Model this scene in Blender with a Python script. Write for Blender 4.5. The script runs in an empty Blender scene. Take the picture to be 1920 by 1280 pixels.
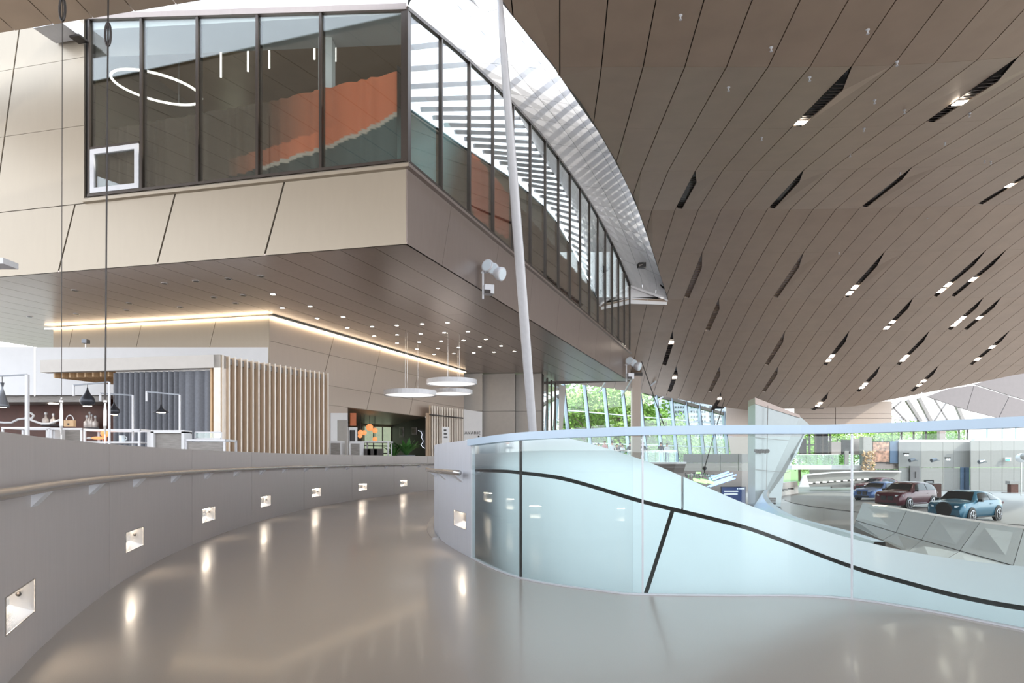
import bpy, bmesh, math, random
from mathutils import Vector as V
from bisect import bisect_right
random.seed(7)
COL = bpy.context.scene.collection
SC = bpy.context.scene

# ------------------------------------------------------------------ camera, sky, sun, exposure
F, HOR, EYE = 1280.0, 862.0, 1.1          # focal length (px of a 1920 wide frame), horizon row, eye height
cam = bpy.data.cameras.new('camera'); cam_o = bpy.data.objects.new('camera', cam); COL.objects.link(cam_o)
cam.sensor_width = 36.0; cam.lens = 36.0 * F / 1920.0
cam.shift_y = (HOR - 640.0) / 1920.0
cam.clip_start = 0.05; cam.clip_end = 2000
cam_o.location = (0, 0, EYE); cam_o.rotation_euler = (math.pi / 2, 0, 0)
SC.camera = cam_o

w = bpy.data.worlds.new('sky'); SC.world = w; w.use_nodes = True
nt = w.node_tree; nt.nodes.clear()
out = nt.nodes.new('ShaderNodeOutputWorld'); bg = nt.nodes.new('ShaderNodeBackground')
tc = nt.nodes.new('ShaderNodeTexCoord'); sp = nt.nodes.new('ShaderNodeSeparateXYZ')
rp = nt.nodes.new('ShaderNodeValToRGB')
rp.color_ramp.elements[0].position = 0.0; rp.color_ramp.elements[0].color = (0.97, 0.98, 1.0, 1)
rp.color_ramp.elements[1].position = 1.0; rp.color_ramp.elements[1].color = (0.62, 0.78, 1.0, 1)
nt.links.new(tc.outputs['Generated'], sp.inputs[0]); nt.links.new(sp.outputs['Z'], rp.inputs[0])
nt.links.new(rp.outputs[0], bg.inputs[0]); bg.inputs[1].default_value = 1.8
nt.links.new(bg.outputs[0], out.inputs[0])

sun = bpy.data.lights.new('sun', 'SUN'); sun_o = bpy.data.objects.new('sun', sun); COL.objects.link(sun_o)
sun.energy = 2.0; sun.angle = 0.009; sun.color = (1.0, 0.95, 0.86)
sun_o.rotation_euler = V((-0.75, 0.35, -0.55)).to_track_quat('-Z', 'Y').to_euler()

vs = SC.view_settings
vs.view_transform = 'Standard'; vs.look = 'None'; vs.exposure = 1.05; vs.gamma = 1.0; vs.use_curve_mapping = False

# ------------------------------------------------------------------ helpers
def at(x, y, Y):                      # the point at depth Y that lies behind a photo pixel
    return V(((x - 960) / F * Y, Y, EYE - (y - HOR) / F * Y))
def atz(x, y, z):                     # the point at height z behind a photo pixel
    Y = (EYE - z) * F / (y - HOR)
    return at(x, y, Y)
def lerp(a, b, t): return a + (b - a) * t
def interp(pts, x):
    xs = [p[0] for p in pts]
    if x <= xs[0]:
        i = 0
    elif x >= xs[-1]:
        i = len(pts) - 2
    else:
        i = bisect_right(xs, x) - 1
    a, b = pts[i], pts[i + 1]
    return a[1] + (b[1] - a[1]) * (x - a[0]) / (b[0] - a[0])
def smooth_interp(pts, x):            # monotone-ish cubic
    n = len(pts); xs = [p[0] for p in pts]; ys = [p[1] for p in pts]
    if x <= xs[0]: return ys[0]
    if x >= xs[-1]: return ys[-1]
    i = bisect_right(xs, x) - 1
    def sl(k):
        if k == 0: return (ys[1] - ys[0]) / (xs[1] - xs[0])
        if k == n - 1: return (ys[-1] - ys[-2]) / (xs[-1] - xs[-2])
        return (ys[k + 1] - ys[k - 1]) / (xs[k + 1] - xs[k - 1])
    h = xs[i + 1] - xs[i]; t = (x - xs[i]) / h
    return ((2*t**3 - 3*t**2 + 1) * ys[i] + (t**3 - 2*t**2 + t) * h * sl(i)
            + (-2*t**3 + 3*t**2) * ys[i + 1] + (t**3 - t**2) * h * sl(i + 1))
def catmull(pts, n=14):
    P = [V((p[0], p[1], 0)) for p in pts]; P = [P[0] * 2 - P[1]] + P + [P[-1] * 2 - P[-2]]
    o = []
    for i in range(1, len(P) - 2):
        for k in range(n):
            t = k / n
            o.append(0.5 * ((2 * P[i]) + (P[i+1] - P[i-1]) * t + (2*P[i-1] - 5*P[i] + 4*P[i+1] - P[i+2]) * t*t
                            + (3*P[i] - P[i-1] - 3*P[i+1] + P[i+2]) * t**3))
    o.append(P[-2]); return o
class Curve:                          # a plan curve with arc length
    def __init__(s, pts, n=14, dense=False):
        s.p = [V((p[0], p[1], 0)) for p in pts] if dense else catmull(pts, n)
        s.d = [0.0]
        for a, b in zip(s.p, s.p[1:]): s.d.append(s.d[-1] + (b - a).length)
        s.L = s.d[-1]
    def at(s, d):
        d = min(max(d, 0), s.L - 1e-6); i = min(bisect_right(s.d, d) - 1, len(s.p) - 2)
        return s.p[i].lerp(s.p[i+1], (d - s.d[i]) / (s.d[i+1] - s.d[i]))
    def tan(s, d):
        return (s.at(min(d + .08, s.L)) - s.at(max(d - .08, 0))).normalized()
    def nor(s, d):                    # left-hand normal of the direction of travel
        t = s.tan(d); return V((-t.y, t.x, 0))
    def d_at_px(s, px):               # arc length where the curve passes behind photo column px (first hit)
        q = (px - 960) / F; last = None
        for i, (a, b) in enumerate(zip(s.p, s.p[1:])):
            fa, fb = a.x - q * a.y, b.x - q * b.y
            if fa * fb <= 0 and a.y > .3 and b.y > .3 and abs(fa - fb) > 1e-9:
                return s.d[i] + (s.d[i+1] - s.d[i]) * fa / (fa - fb)
        return None
    def sub(s, d0, d1, step):
        n = max(1, int(math.ceil((d1 - d0) / step)))
        return [d0 + (d1 - d0) * k / n for k in range(n + 1)]

MAT = {}
def srgb(r, g, b):
    f = lambda c: (c / 255 / 12.92) if c / 255 <= 0.04045 else ((c / 255 + 0.055) / 1.055) ** 2.4
    return (f(r), f(g), f(b))
def mat(name, col, rough=.5, metal=0.0, var=.05, scale=6.0, bump=0.0, stretch=(1, 1, 1), emit=None, es=0.0, spec=.5, coat=0.0, attr=None):
    m = bpy.data.materials.new(name); m.use_nodes = True; t = m.node_tree; N = t.nodes; L = t.links
    b = N['Principled BSDF']
    b.inputs['Roughness'].default_value = rough; b.inputs['Metallic'].default_value = metal
    b.inputs['Specular IOR Level'].default_value = spec; b.inputs['Coat Weight'].default_value = coat
    b.inputs['Coat Roughness'].default_value = .08
    if attr:
        a = N.new('ShaderNodeAttribute'); a.attribute_name = attr; L.new(a.outputs['Color'], b.inputs['Base Color'])
    else:
        c = N.new('ShaderNodeTexCoord'); mp = N.new('ShaderNodeMapping'); mp.inputs['Scale'].default_value = stretch
        n = N.new('ShaderNodeTexNoise'); n.inputs['Scale'].default_value = scale; n.inputs['Detail'].default_value = 4
        r = N.new('ShaderNodeValToRGB')
        r.color_ramp.elements[0].position = .3; r.color_ramp.elements[1].position = .7
        r.color_ramp.elements[0].color = tuple(max(0, x * (1 - var)) for x in col) + (1,)
        r.color_ramp.elements[1].color = tuple(min(1, x * (1 + var)) for x in col) + (1,)
        L.new(c.outputs['Object'], mp.inputs[0]); L.new(mp.outputs[0], n.inputs['Vector'])
        L.new(n.outputs['Fac'], r.inputs[0]); L.new(r.outputs[0], b.inputs['Base Color'])
        if bump:
            bp = N.new('ShaderNodeBump'); bp.inputs['Strength'].default_value = bump; bp.inputs['Distance'].default_value = .02
            L.new(n.outputs['Fac'], bp.inputs['Height']); L.new(bp.outputs[0], b.inputs['Normal'])
    if emit:
        b.inputs['Emission Color'].default_value = tuple(emit) + (1,); b.inputs['Emission Strength'].default_value = es
    MAT[name] = m; return m
def glass(name, tint, base=.05, top=.95, power=4.0, rough=.01):
    m = bpy.data.materials.new(name); m.use_nodes = True; t = m.node_tree; N = t.nodes; L = t.links; N.clear()
    o = N.new('ShaderNodeOutputMaterial'); mx = N.new('ShaderNodeMixShader')
    tr = N.new('ShaderNodeBsdfTransparent'); gl = N.new('ShaderNodeBsdfGlossy')
    tr.inputs[0].default_value = tuple(tint) + (1,); gl.inputs['Roughness'].default_value = rough
    gl.inputs['Color'].default_value = (.95, .97, .97, 1)
    lw = N.new('ShaderNodeLayerWeight'); lw.inputs[0].default_value = .5
    p = N.new('ShaderNodeMath'); p.operation = 'POWER'; p.inputs[1].default_value = power
    ml = N.new('ShaderNodeMath'); ml.operation = 'MULTIPLY_ADD'; ml.inputs[1].default_value = top - base; ml.inputs[2].default_value = base
    L.new(lw.outputs['Facing'], p.inputs[0]); L.new(p.outputs[0], ml.inputs[0]); L.new(ml.outputs[0], mx.inputs[0])
    L.new(tr.outputs[0], mx.inputs[1]); L.new(gl.outputs[0], mx.inputs[2]); L.new(mx.outputs[0], o.inputs[0])
    MAT[name] = m; return m

class MB:                             # collects geometry, builds ONE mesh object
    def __init__(s): s.v = []; s.f = []; s.c = None
    def poly(s, pts):
        i = len(s.v); s.v += [V(p) for p in pts]; s.f.append(list(range(i, i + len(pts)))); return s
    def hexa(s, a, b):                # two matching loops (bottom, top), closed
        n = len(a); i = len(s.v); s.v += [V(p) for p in a] + [V(p) for p in b]
        s.f.append(list(range(i + n - 1, i - 1, -1))); s.f.append(list(range(i + n, i + 2 * n)))
        for k in range(n): s.f.append([i + k, i + (k + 1) % n, i + n + (k + 1) % n, i + n + k])
        return s
    def slab(s, pts, nrm, th):        # a plate: outer face pts, thickness against the normal
        nrm = V(nrm); return s.hexa([V(p) - nrm * th for p in pts], pts)
    def box(s, c, size, rz=0.0):
        c = V(c); sx, sy, sz = size[0] / 2, size[1] / 2, size[2] / 2; ca, sa = math.cos(rz), math.sin(rz)
        R = lambda x, y, z: V((c.x + x * ca - y * sa, c.y + x * sa + y * ca, c.z + z))
        q = [(-sx, -sy), (sx, -sy), (sx, sy), (-sx, sy)]
        return s.hexa([R(x, y, -sz) for x, y in q], [R(x, y, sz) for x, y in q])
    def bar(s, a, b, wd, hg=None):    # a square bar between two points
        a, b = V(a), V(b); hg = hg or wd; d = (b - a).normalized()
        up = V((0, 0, 1)) if abs(d.z) < .95 else V((0, 1, 0))
        x = d.cross(up).normalized(); y = x.cross(d).normalized()
        o = [x * wd/2 + y * hg/2, -x * wd/2 + y * hg/2, -x * wd/2 - y * hg/2, x * wd/2 - y * hg/2]
        return s.hexa([a + k for k in o], [b + k for k in o])
    def tube(s, path, r, n=8, closed=False):
        path = [V(p) for p in path]; m = len(path); i0 = len(s.v); prev = None
        for k, p in enumerate(path):
            if closed: d = path[(k + 1) % m] - path[k - 1]
            else: d = path[min(k + 1, m - 1)] - path[max(k - 1, 0)]
            d.normalize()
            if prev is None:
                up = V((0, 0, 1)) if abs(d.z) < .95 else V((0, 1, 0)); x = d.cross(up).normalized()
            else:
                x = (prev - d * prev.dot(d)).normalized()
            prev = x; y = x.cross(d); rr = r[k] if isinstance(r, (list, tuple)) else r
            for j in range(n):
                a = 2 * math.pi * j / n; s.v.append(p + (x * math.cos(a) + y * math.sin(a)) * rr)
        for k in range(m if closed else m - 1):
            for j in range(n):
                a, b = i0 + k * n, i0 + ((k + 1) % m) * n
                s.f.append([a + j, a + (j + 1) % n, b + (j + 1) % n, b + j])
        if not closed:
            s.f.append([i0 + j for j in range(n - 1, -1, -1)]); s.f.append([i0 + (m - 1) * n + j for j in range(n)])
        return s
    def lathe(s, prof, c=(0, 0, 0), n=16, axis=None):
        c = V(c); i0 = len(s.v); ax = V(axis).normalized() if axis else V((0, 0, 1))
        x = ax.orthogonal().normalized() if axis else V((1, 0, 0)); y = ax.cross(x)
        for r, z in prof:
            for j in range(n):
                a = 2 * math.pi * j / n; s.v.append(c + ax * z + (x * math.cos(a) + y * math.sin(a)) * r)
        for k in range(len(prof) - 1):
            for j in range(n):
                a, b = i0 + k * n, i0 + (k + 1) * n
                s.f.append([a + j, a + (j + 1) % n, b + (j + 1) % n, b + j])
        s.f.append([i0 + j for j in range(n - 1, -1, -1)]); s.f.append([i0 + (len(prof) - 1) * n + j for j in range(n)])
        return s
    def ball(s, c, r, n=10, sq=(1, 1, 1)):
        c = V(c); pr = [(math.sin(math.pi * k / 7) * r * .999 + .0005, -math.cos(math.pi * k / 7) * r * sq[2]) for k in range(8)]
        i0 = len(s.v); s.lathe(pr, c, n)
        for q in range(i0, len(s.v)):
            d = s.v[q] - c; s.v[q] = c + V((d.x * sq[0], d.y * sq[1], d.z))
        return s
    def grid(s, rows):                # rows of points -> quads
        i0 = len(s.v); n = len(rows[0])
        for r in rows: s.v += [V(p) for p in r]
        for a in range(len(rows) - 1):
            for b in range(n - 1):
                k = i0 + a * n + b; s.f.append([k, k + 1, k + n + 1, k + n])
        return s
    def build(s, name, m=None, parent=None, smooth=False, label=None, stuff=False):
        me = bpy.data.meshes.new(name); off = parent_loc(parent)
        me.from_pydata([tuple(p - off) for p in s.v], [], s.f); me.update()
        if smooth:
            for p in me.polygons: p.use_smooth = True
            me.shade_smooth() if False else None
        bmx = bmesh.new(); bmx.from_mesh(me); bmesh.ops.recalc_face_normals(bmx, faces=bmx.faces); bmx.to_mesh(me); bmx.free()
        if m: me.materials.append(MAT[m] if isinstance(m, str) else m)
        o = bpy.data.objects.new(name, me); COL.objects.link(o)
        if parent: o.parent = parent
        if label: o['label'] = label
        if stuff: o['kind'] = 'stuff'
        return o
def parent_loc(p):
    q = V((0, 0, 0))
    while p is not None:
        q += V(p.location); p = p.parent
    return q
def tag(o, label, cat, group=None, kind=None):
    o['label'] = label; o['category'] = cat
    if group: o['group'] = group
    if kind: o['kind'] = kind
    return o
def thing(name, label, cat, loc=(0, 0, 0), group=None, kind=None):
    o = bpy.data.objects.new(name, None); COL.objects.link(o); o.location = loc; o.empty_display_size = .2
    return tag(o, label, cat, group, kind)
def copy_tree(o, parent=None):
    c = o.copy(); COL.objects.link(c)
    if parent: c.parent = parent
    for ch in list(o.children): copy_tree(ch, c)
    return c

# ------------------------------------------------------------------ materials
mat('ceiling_panel', srgb(180, 160, 141), .42, .35, .05, 1.2)
mat('dark_gap', (.02, .018, .016), .9, 0, .1)
mat('floor_polish', srgb(164, 155, 146), .24, 0, .035, 220, .02, coat=.15)
mat('terrace_floor', srgb(150, 140, 130), .4, 0, .06, 4)
mat('hall_floor', srgb(98, 90, 88), .35, 0, .05, 2)
mat('platform_floor', srgb(150, 146, 142), .5, 0, .03, 2)
mat('parapet_metal', srgb(176, 168, 165), .42, .25, .03, 40, 0, (1, 1, .08))
mat('cream_lit_metal', srgb(164, 153, 137), .38, .4, .012, 8, 0, (1, 1, .2))  # plain cream metal, and the lit copy of the fascia metal
mat('taupe_shade_metal', srgb(152, 140, 134), .32, .55, .03, 8, 0, (1, 1, .2))  # plain taupe metal, and the shaded copy of the fascia metal
mat('soffit_metal', srgb(176, 162, 154), .30, .6, .03, 6)
mat('tan_wall', srgb(180, 166, 154), .45, .2, .015, 9, 0, (1, 1, .2))
mat('white_panel', srgb(238, 236, 236), .45, 0, .015, 3)
mat('white_wall', srgb(218, 219, 221), .6, 0, .02, 3)
mat('pale_wall', srgb(152, 148, 143), .5, .1, .03, 5)
mat('solid_metal', srgb(202, 206, 214), .4, .25, .03, 40, 0, (1, 1, .08))
mat('near_clad', srgb(246, 251, 253), .38, .03, .015, 3)
mat('pale_clad', srgb(214, 226, 230), .33, .35, .02, 3)
mat('pylon_metal', srgb(172, 182, 184), .35, .3, .02, 3)
mat('lamp_soft', (1, .97, .92), .5, 0, 0, 4, emit=(1, .95, .88), es=1.3)
mat('diffuser', (.95, .95, .95), .5, 0, 0, 4, emit=(1, .96, .92), es=.55)
mat('cap_white', srgb(176, 196, 214), .35, 0, .02, 4)
mat('end_wall', srgb(186, 181, 175), .5, .1, .03, 5)
mat('white_metal', srgb(206, 207, 211), .35, .1, .03, 8)
mat('wedge_clad', srgb(232, 242, 246), .4, .05, .02, 3)
mat('steel', srgb(192, 190, 188), .25, .9, .04, 20)
mat('dark_metal', srgb(60, 56, 54), .4, .6, .08, 12)
mat('mullion', srgb(70, 62, 56), .4, .4, .05, 12)
mat('facade_frame', srgb(176, 196, 208), .4, .2, .04, 8)
mat('wood_pale', srgb(205, 184, 160), .55, 0, .12, 5, 0, (6, 6, .5))
mat('wood_edge', srgb(238, 230, 220), .5, 0, .05, 5)
mat('wood_tan', srgb(196, 164, 126), .55, 0, .15, 5, 0, (6, 6, .5))
mat('wood_grey', srgb(140, 136, 132), .6, 0, .18, 6, 0, (1, 1, 8))
mat('curtain', srgb(118, 121, 128), .9, 0, .08, 20)
mat('bar_brown', srgb(84, 46, 34), .5, 0, .15, 4)
mat('black_wall', srgb(40, 36, 38), .5, 0, .1, 4)
mat('lamp_dark', srgb(60, 62, 68), .35, .6, .05, 8)
mat('lamp_grey', srgb(120, 124, 130), .35, .6, .05, 8)
mat('lamp_on', (1, .9, .7), .5, 0, 0, 4, emit=(1, .82, .58), es=14)
mat('led_warm', (1, .9, .75), .5, 0, 0, 4, emit=(1, .80, .56), es=4.5)
mat('step_light', (1, .9, .75), .5, 0, 0, 4, emit=(1, .86, .70), es=14)
mat('spot_on', (1, .95, .9), .5, 0, 0, 4, emit=(1, .90, .76), es=12)
mat('copper', srgb(200, 120, 80), .25, .8, .05, 8)
mat('copper_glow', srgb(230, 130, 80), .4, 0, .05, 8, emit=(1, .40, .15), es=.4)
mat('orange_print', srgb(196, 110, 70), .6, 0, .08, 6)
mat('leaf', srgb(120, 160, 56), .55, 0, .25, 3)
mat('leaf_light', srgb(158, 188, 90), .55, 0, .25, 3)
mat('leaf_dark', srgb(60, 104, 48), .5, 0, .25, 6)
mat('bark', srgb(96, 80, 64), .9, 0, .2, 8, .3)
mat('lawn', srgb(110, 140, 70), .9, 0, .2, 3)
mat('ceramic', srgb(214, 226, 234), .3, 0, .03, 6)
mat('pot_grey', srgb(150, 156, 166), .5, 0, .05, 6)
mat('bottle', srgb(216, 206, 200), .1, 0, .05, 6, coat=.6)
mat('print', (1, 1, 1), .75, 0, attr='Col')
mat('tyre', (.012, .012, .013), .7, 0, .1, 10)
mat('rim', srgb(190, 190, 195), .25, .9, .05, 10)
mat('car_teal', srgb(40, 92, 116), .3, .2, .03, 3, coat=.5)
mat('car_red', srgb(84, 24, 40), .3, .2, .03, 3, coat=.5)
mat('car_blue', srgb(74, 106, 160), .3, .2, .03, 3, coat=.5)
mat('car_wine', srgb(92, 34, 42), .3, .2, .03, 3, coat=.5)
mat('car_glass', srgb(24, 28, 32), .12, 0, .02, 3)
mat('chrome', srgb(225, 228, 230), .12, 1, .02, 3)
mat('black_plastic', srgb(28, 28, 30), .4, 0, .1, 10)
mat('headlamp', srgb(230, 236, 240), .1, .2, .02, 5, coat=1)
mat('green_neon', (.4, 1, .3), .5, 0, 0, 4, emit=(.3, 1, .2), es=1.6)
mat('blue_neon', (.3, .5, 1), .5, 0, 0, 4, emit=(.22, .42, 1), es=1.8)
mat('screen_blue', srgb(36, 46, 84), .3, 0, .15, 9, emit=(.02, .04, .12), es=.6)
mat('panel_blue', srgb(96, 116, 140), .4, .1, .06, 3)
mat('text_white', (.9, .9, .9), .5, 0, 0, 4, emit=(.8, .85, 1), es=.5)
mat('text_dark', (.03, .03, .03), .6, 0, 0, 4)
mat('exit_green', srgb(70, 170, 120), .5, 0, 0, 4, emit=(.2, .9, .55), es=.6)
mat('skin', srgb(205, 160, 134), .6, 0, .05, 8)
for nm, c in (('pink', (206, 150, 146)), ('white', (226, 226, 226)), ('black', (36, 36, 42)), ('navy', (44, 48, 66)), ('beige', (196, 184, 166)), ('grey', (120, 118, 120)), ('denim', (84, 98, 122)), ('brown', (96, 74, 62))):
    mat('cloth_' + nm, srgb(*c), .85, 0, .08, 12)
mat('hair_dark', srgb(38, 30, 26), .6, 0, .1, 12); mat('hair_brown', srgb(84, 60, 44), .6, 0, .1, 12)
mat('slope_clad', srgb(128, 122, 120), .5, .2, .03, 3)
mat('highrise', srgb(150, 156, 172), .7, 0, .02, .3)
mat('highrise_window', srgb(50, 58, 72), .3, 0, .05, 2)
glass('balustrade_glass', (.92, .97, .97), .03, .7, 4)
glass('window_glass', (.88, .91, .89), .06, .92, 3.0)
glass('side_glass', (.90, .94, .93), .10, .97, 1.7)
glass('facade_glass', (.93, .97, .97), .04, .6, 5)
glass('small_glass', (.85, .94, .92), .10, .6, 3)

# ------------------------------------------------------------------ big plan curves
LW = Curve([(5.0, -4.0), (2.4, -2.7), (.55, -1.25), (-.75, .2), (-1.75, 1.75), (-2.49, 3.37), (-2.80, 4.1), (-3.22, 5.23), (-3.66, 6.65), (-4.15, 8.9),
            (-4.50, 11.8), (-4.62, 15.2), (-4.34, 18.5), (-3.75, 21.6), (-2.9, 25.2), (-1.4, 29.5), (1.2, 34)], 12)
RW = Curve([(5.0, -1.5), (4.7, .6), (4.2, 2.4), (3.72, 3.6), (3.30, 4.42), (3.0, 5.0), (2.68, 5.38), (2.35, 5.51), (1.9, 5.52), (1.07, 5.565), (.775, 5.70), (.079, 6.34),
            (-.454, 7.65), (-.926, 9.2), (-1.235, 10.83), (-1.40, 13.2), (-1.22, 16.2), (-.4, 20), (1.2, 24), (3.6, 28)], 12)

# ------------------------------------------------------------------ floors
def flat_floor(name, pts, z, th, m, label, cat='floor'):
    mb = MB(); mb.hexa([V((p[0], p[1], z - th)) for p in pts], [V((p[0], p[1], z)) for p in pts])
    return tag(mb.build(name, m), label, cat, kind='structure')
walk = [(p.x, p.y) for p in RW.p] + [(4.2, 30.5), (1.2, 34.0)] + [(p.x, p.y) for p in reversed(LW.p[:-1])]
flat_floor('floor', walk, 0.0, .30, 'floor_polish', 'polished grey-beige floor of the curving walkway in the foreground')
ter = [(p.x, p.y) for p in LW.p if p.y > -4.2] + [(4, 44), (-34, 44), (-34, -12), (5, -12)]
flat_floor('floor_terrace', ter, -.02, .35, 'terrace_floor', 'raised terrace floor behind the low parapet on the left')
flat_floor('floor_hall', [(-60, -40), (90, -40), (90, 86), (-60, 86)], -2.1, .25, 'hall_floor', 'dark grey lower hall floor beside the parked cars')
pl = []
for k in range(40):
    a = 2 * math.pi * k / 40; pl.append((42 + 21.5 * math.cos(a), 47 + 22.5 * math.sin(a)))
flat_floor('floor_platform', pl, -2.06, .03, 'platform_floor', 'pale round display floor under the four cars')
flat_floor('floor_lawn', [(-200, 86.2), (400, 86.2), (400, 420), (-200, 420)], -2.15, .2, 'lawn', 'green lawn beyond the far glazing', 'lawn')

# ------------------------------------------------------------------ left parapet, panel by panel, with recessed step lights
PZ = 1.235
def curve_wall_panel(C, d0, d1, side, z0, z1, th, hole=None, step=.25):
    """a curved plate between arc lengths d0..d1; visible face on the curve, thickness towards side*normal; hole = (da, db, za, zb)"""
    mb = MB(); ds = C.sub(d0, d1, step); zs = [z0, z1]
    if hole:
        ds = sorted(set([d for d in ds if not (hole[0] - .03 < d < hole[1] + .03)] + [hole[0], hole[1]])); zs = [z0, hole[2], hole[3], z1]
    P = lambda d, z, k: C.at(d) + C.nor(d) * side * k + V((0, 0, z))
    for k in (0, th):
        for a, b in zip(ds, ds[1:]):
            for p, q in zip(zs, zs[1:]):
                if hole and abs(a - hole[0]) < 1e-6 and abs(p - hole[2]) < 1e-6: continue
                mb.poly([P(a, p, k), P(b, p, k), P(b, q, k), P(a, q, k)])
    for a, b in zip(ds, ds[1:]):
        for z in (z0, z1): mb.poly([P(a, z, 0), P(b, z, 0), P(b, z, th), P(a, z, th)])
    for d in (ds[0], ds[-1]): mb.poly([P(d, z0, 0), P(d, z1, 0), P(d, z1, th), P(d, z0, th)])
    bm = bmesh.new()
    return mb
def step_light(C, side, d, z0, z1, wd, label, group):
    a, b = d - wd / 2, d + wd / 2; o = C.at(d) + V((0, 0, z0)); t = thing('recessed_step_light', label, 'light', o, group)
    P = lambda dd, z, k: C.at(dd) + C.nor(dd) * side * k + V((0, 0, z))
    mb = MB(); k = .11
    A = [P(a, z0, 0), P(b, z0, 0), P(b, z1, 0), P(a, z1, 0)]; B = [P(a + .02, z0 + .05, k), P(b - .02, z0 + .05, k), P(b - .02, z1, k), P(a + .02, z1, k)]
    mb.poly(B)
    for i in range(4): mb.poly([A[i], A[(i + 1) % 4], B[(i + 1) % 4], B[i]])
    mb.build('housing', 'steel', t)
    f = MB(); n = -C.nor(d) * side
    for i in range(4):
        c = (A[0] + A[2]) / 2; p, q = A[i], A[(i + 1) % 4]
        p2, q2 = p + (p - c) * .06, q + (q - c) * .10
        f.slab([p + n * .004, q + n * .004, q + (q - c) * .06 + n * .004, p2 + n * .004], n, .008)
    f.build('frame', 'steel', t)
    l = MB(); l.slab([P(a + .06, z1 - .016, .05), P(b - .06, z1 - .016, .05), P(b - .06, z1 - .016, .10), P(a + .06, z1 - .016, .10)], (0, 0, -1), .01)
    l.build('lamp', 'step_light', t)
    s = MB(); s.ball(P(b - .05 if side > 0 else a + .05, (z0 + z1) / 2 + .02, .06), .014, 8); s.build('screw', 'dark_metal', t)
# seams of the parapet (photo columns) and its lights
wl = thing('wall_left', 'long curving taupe metal parapet wall along the left of the walkway', 'wall', LW.at(20), kind='structure')
seam = [LW.d_at_px(x) for x in (205, 360, 472, 570, 660, 739)]
pre = [seam[0] - 3.15 * k for k in (4, 3, 2, 1)]
post = [seam[-1] + 3.1 * k for k in (1, 2, 3)]
sm = [max(0.05, s) for s in pre] + seam + post
lights = [LW.d_at_px(x) for x in (38, 252, 391, 498, 593, 680, 757)]
order = ['nearest', 'second nearest', 'third', 'fourth', 'fifth', 'sixth', 'farthest']
for i, (a, b) in enumerate(zip(sm, sm[1:])):
    h = [d for d in lights if a < d < b]
    hole = (h[0] - .29, h[0] + .29, .245, .425) if h else None
    curve_wall_panel(LW, a + .008, b - .008, 1, 0.0 if True else 0, PZ, .14, hole).build('panel', 'parapet_metal', wl)
    if h:
        k = lights.index(h[0])
        step_light(LW, 1, h[0], .245, .425, .58, '%s recessed step light in the left parapet wall' % order[k], 'step lights of the left parapet')
cb = MB(); ds = LW.sub(sm[0], sm[-1], .3)
cb.grid([[LW.at(d) + LW.nor(d) * .12 + V((0, 0, .02)) for d in ds], [LW.at(d) + LW.nor(d) * .12 + V((0, 0, 1.2)) for d in ds]])
cb.build('core', 'dark_gap', wl)
def handrail(C, side, d0, d1, z, off, r, label, spacing, m='steel'):
    t = thing('handrail', label, 'handrail', C.at((d0 + d1) / 2) + V((0, 0, z)))
    P = lambda d, k=off, zz=z: C.at(d) - C.nor(d) * side * k + V((0, 0, zz))
    MB().tube([P(d) for d in C.sub(d0, d1, .25)], r, 12).build('rail', m, t, True)
    d = d0 + .25
    while d < d1:
        b = MB(); a = P(d, -.001, z - .11); c = P(d, -.001, z + .005); e = P(d, off, z - r * .6); tn = C.tan(d) * .008
        wdt = C.tan(d) * .16
        b.hexa([a, c, e], [a + wdt * .1, c + wdt * .1, e + wdt * .1])
        b.hexa([a + wdt, c + wdt, e + wdt], [a + wdt * 1.1, c + wdt * 1.1, e + wdt * 1.1])
        b.slab([a, a + wdt, e + wdt, e], (0, 0, 1), .006)
        b.build('bracket', 'white_metal', t); d += spacing
    return t
handrail(LW, 1, sm[0] + .1, sm[-1], .95, .085, .029, 'round steel handrail running along the left parapet wall', 1.45)

# ------------------------------------------------------------------ right parapet (solid part) and glass balustrade
dA = RW.d_at_px(1925) or 0
dJ = [RW.d_at_px(x) for x in (1597, 1205, 975, 884)]
wr = thing('wall_right', 'short curving grey metal parapet at the inner bend of the walkway', 'wall', RW.at(dJ[3] + 2), kind='structure')
d_seam = RW.d_at_px(822)
rl = [RW.d_at_px(862), d_seam + 1.35]
segs = [dJ[3] + .02, d_seam, d_seam + 3.0, d_seam + 6.0, d_seam + 9.0, RW.L - .2]
for a, b in zip(segs, segs[1:]):
    h = [d for d in rl if a < d < b]
    hole = (h[0] - .29, h[0] + .29, .30, .48) if h else None
    curve_wall_panel(RW, a + .006, b - .006, -1, 0, 1.325, .05, hole).build('panel', 'solid_metal', wr)
step_light(RW, -1, rl[0], .30, .48, .58, 'recessed step light in the grey parapet beside the glass balustrade', 'step lights of the right parapet')
step_light(RW, -1, rl[1], .30, .48, .58, 'recessed step light seen edge-on at the bend of the grey parapet', 'step lights of the right parapet')
handrail(RW, -1, dJ[3] + .12, d_seam + 6.5, .955, .11, .03, 'short steel handrail ending beside the glass balustrade', 1.0)
kb = MB(); ds = RW.sub(d_seam - .2, RW.L - .3, .25)
kb.hexa([V((0, 0, 0)), V((.001, 0, 0)), V((0, .001, 0))], [V((0, 0, .001)), V((.001, 0, .001)), V((0, .001, .001))]) if False else None
for a, b in zip(ds, ds[1:]):
    P = lambda d, k, z: RW.at(d) + RW.nor(d) * k + V((0, 0, z))
    kb.hexa([P(a, .01, .001), P(b, .01, .001), P(b, .11, .001), P(a, .11, .001)], [P(a, .01, .02), P(b, .01, .02), P(b, .11, .02), P(a, .11, .02)])
kb.build('kerb', 'steel', wr)

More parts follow.
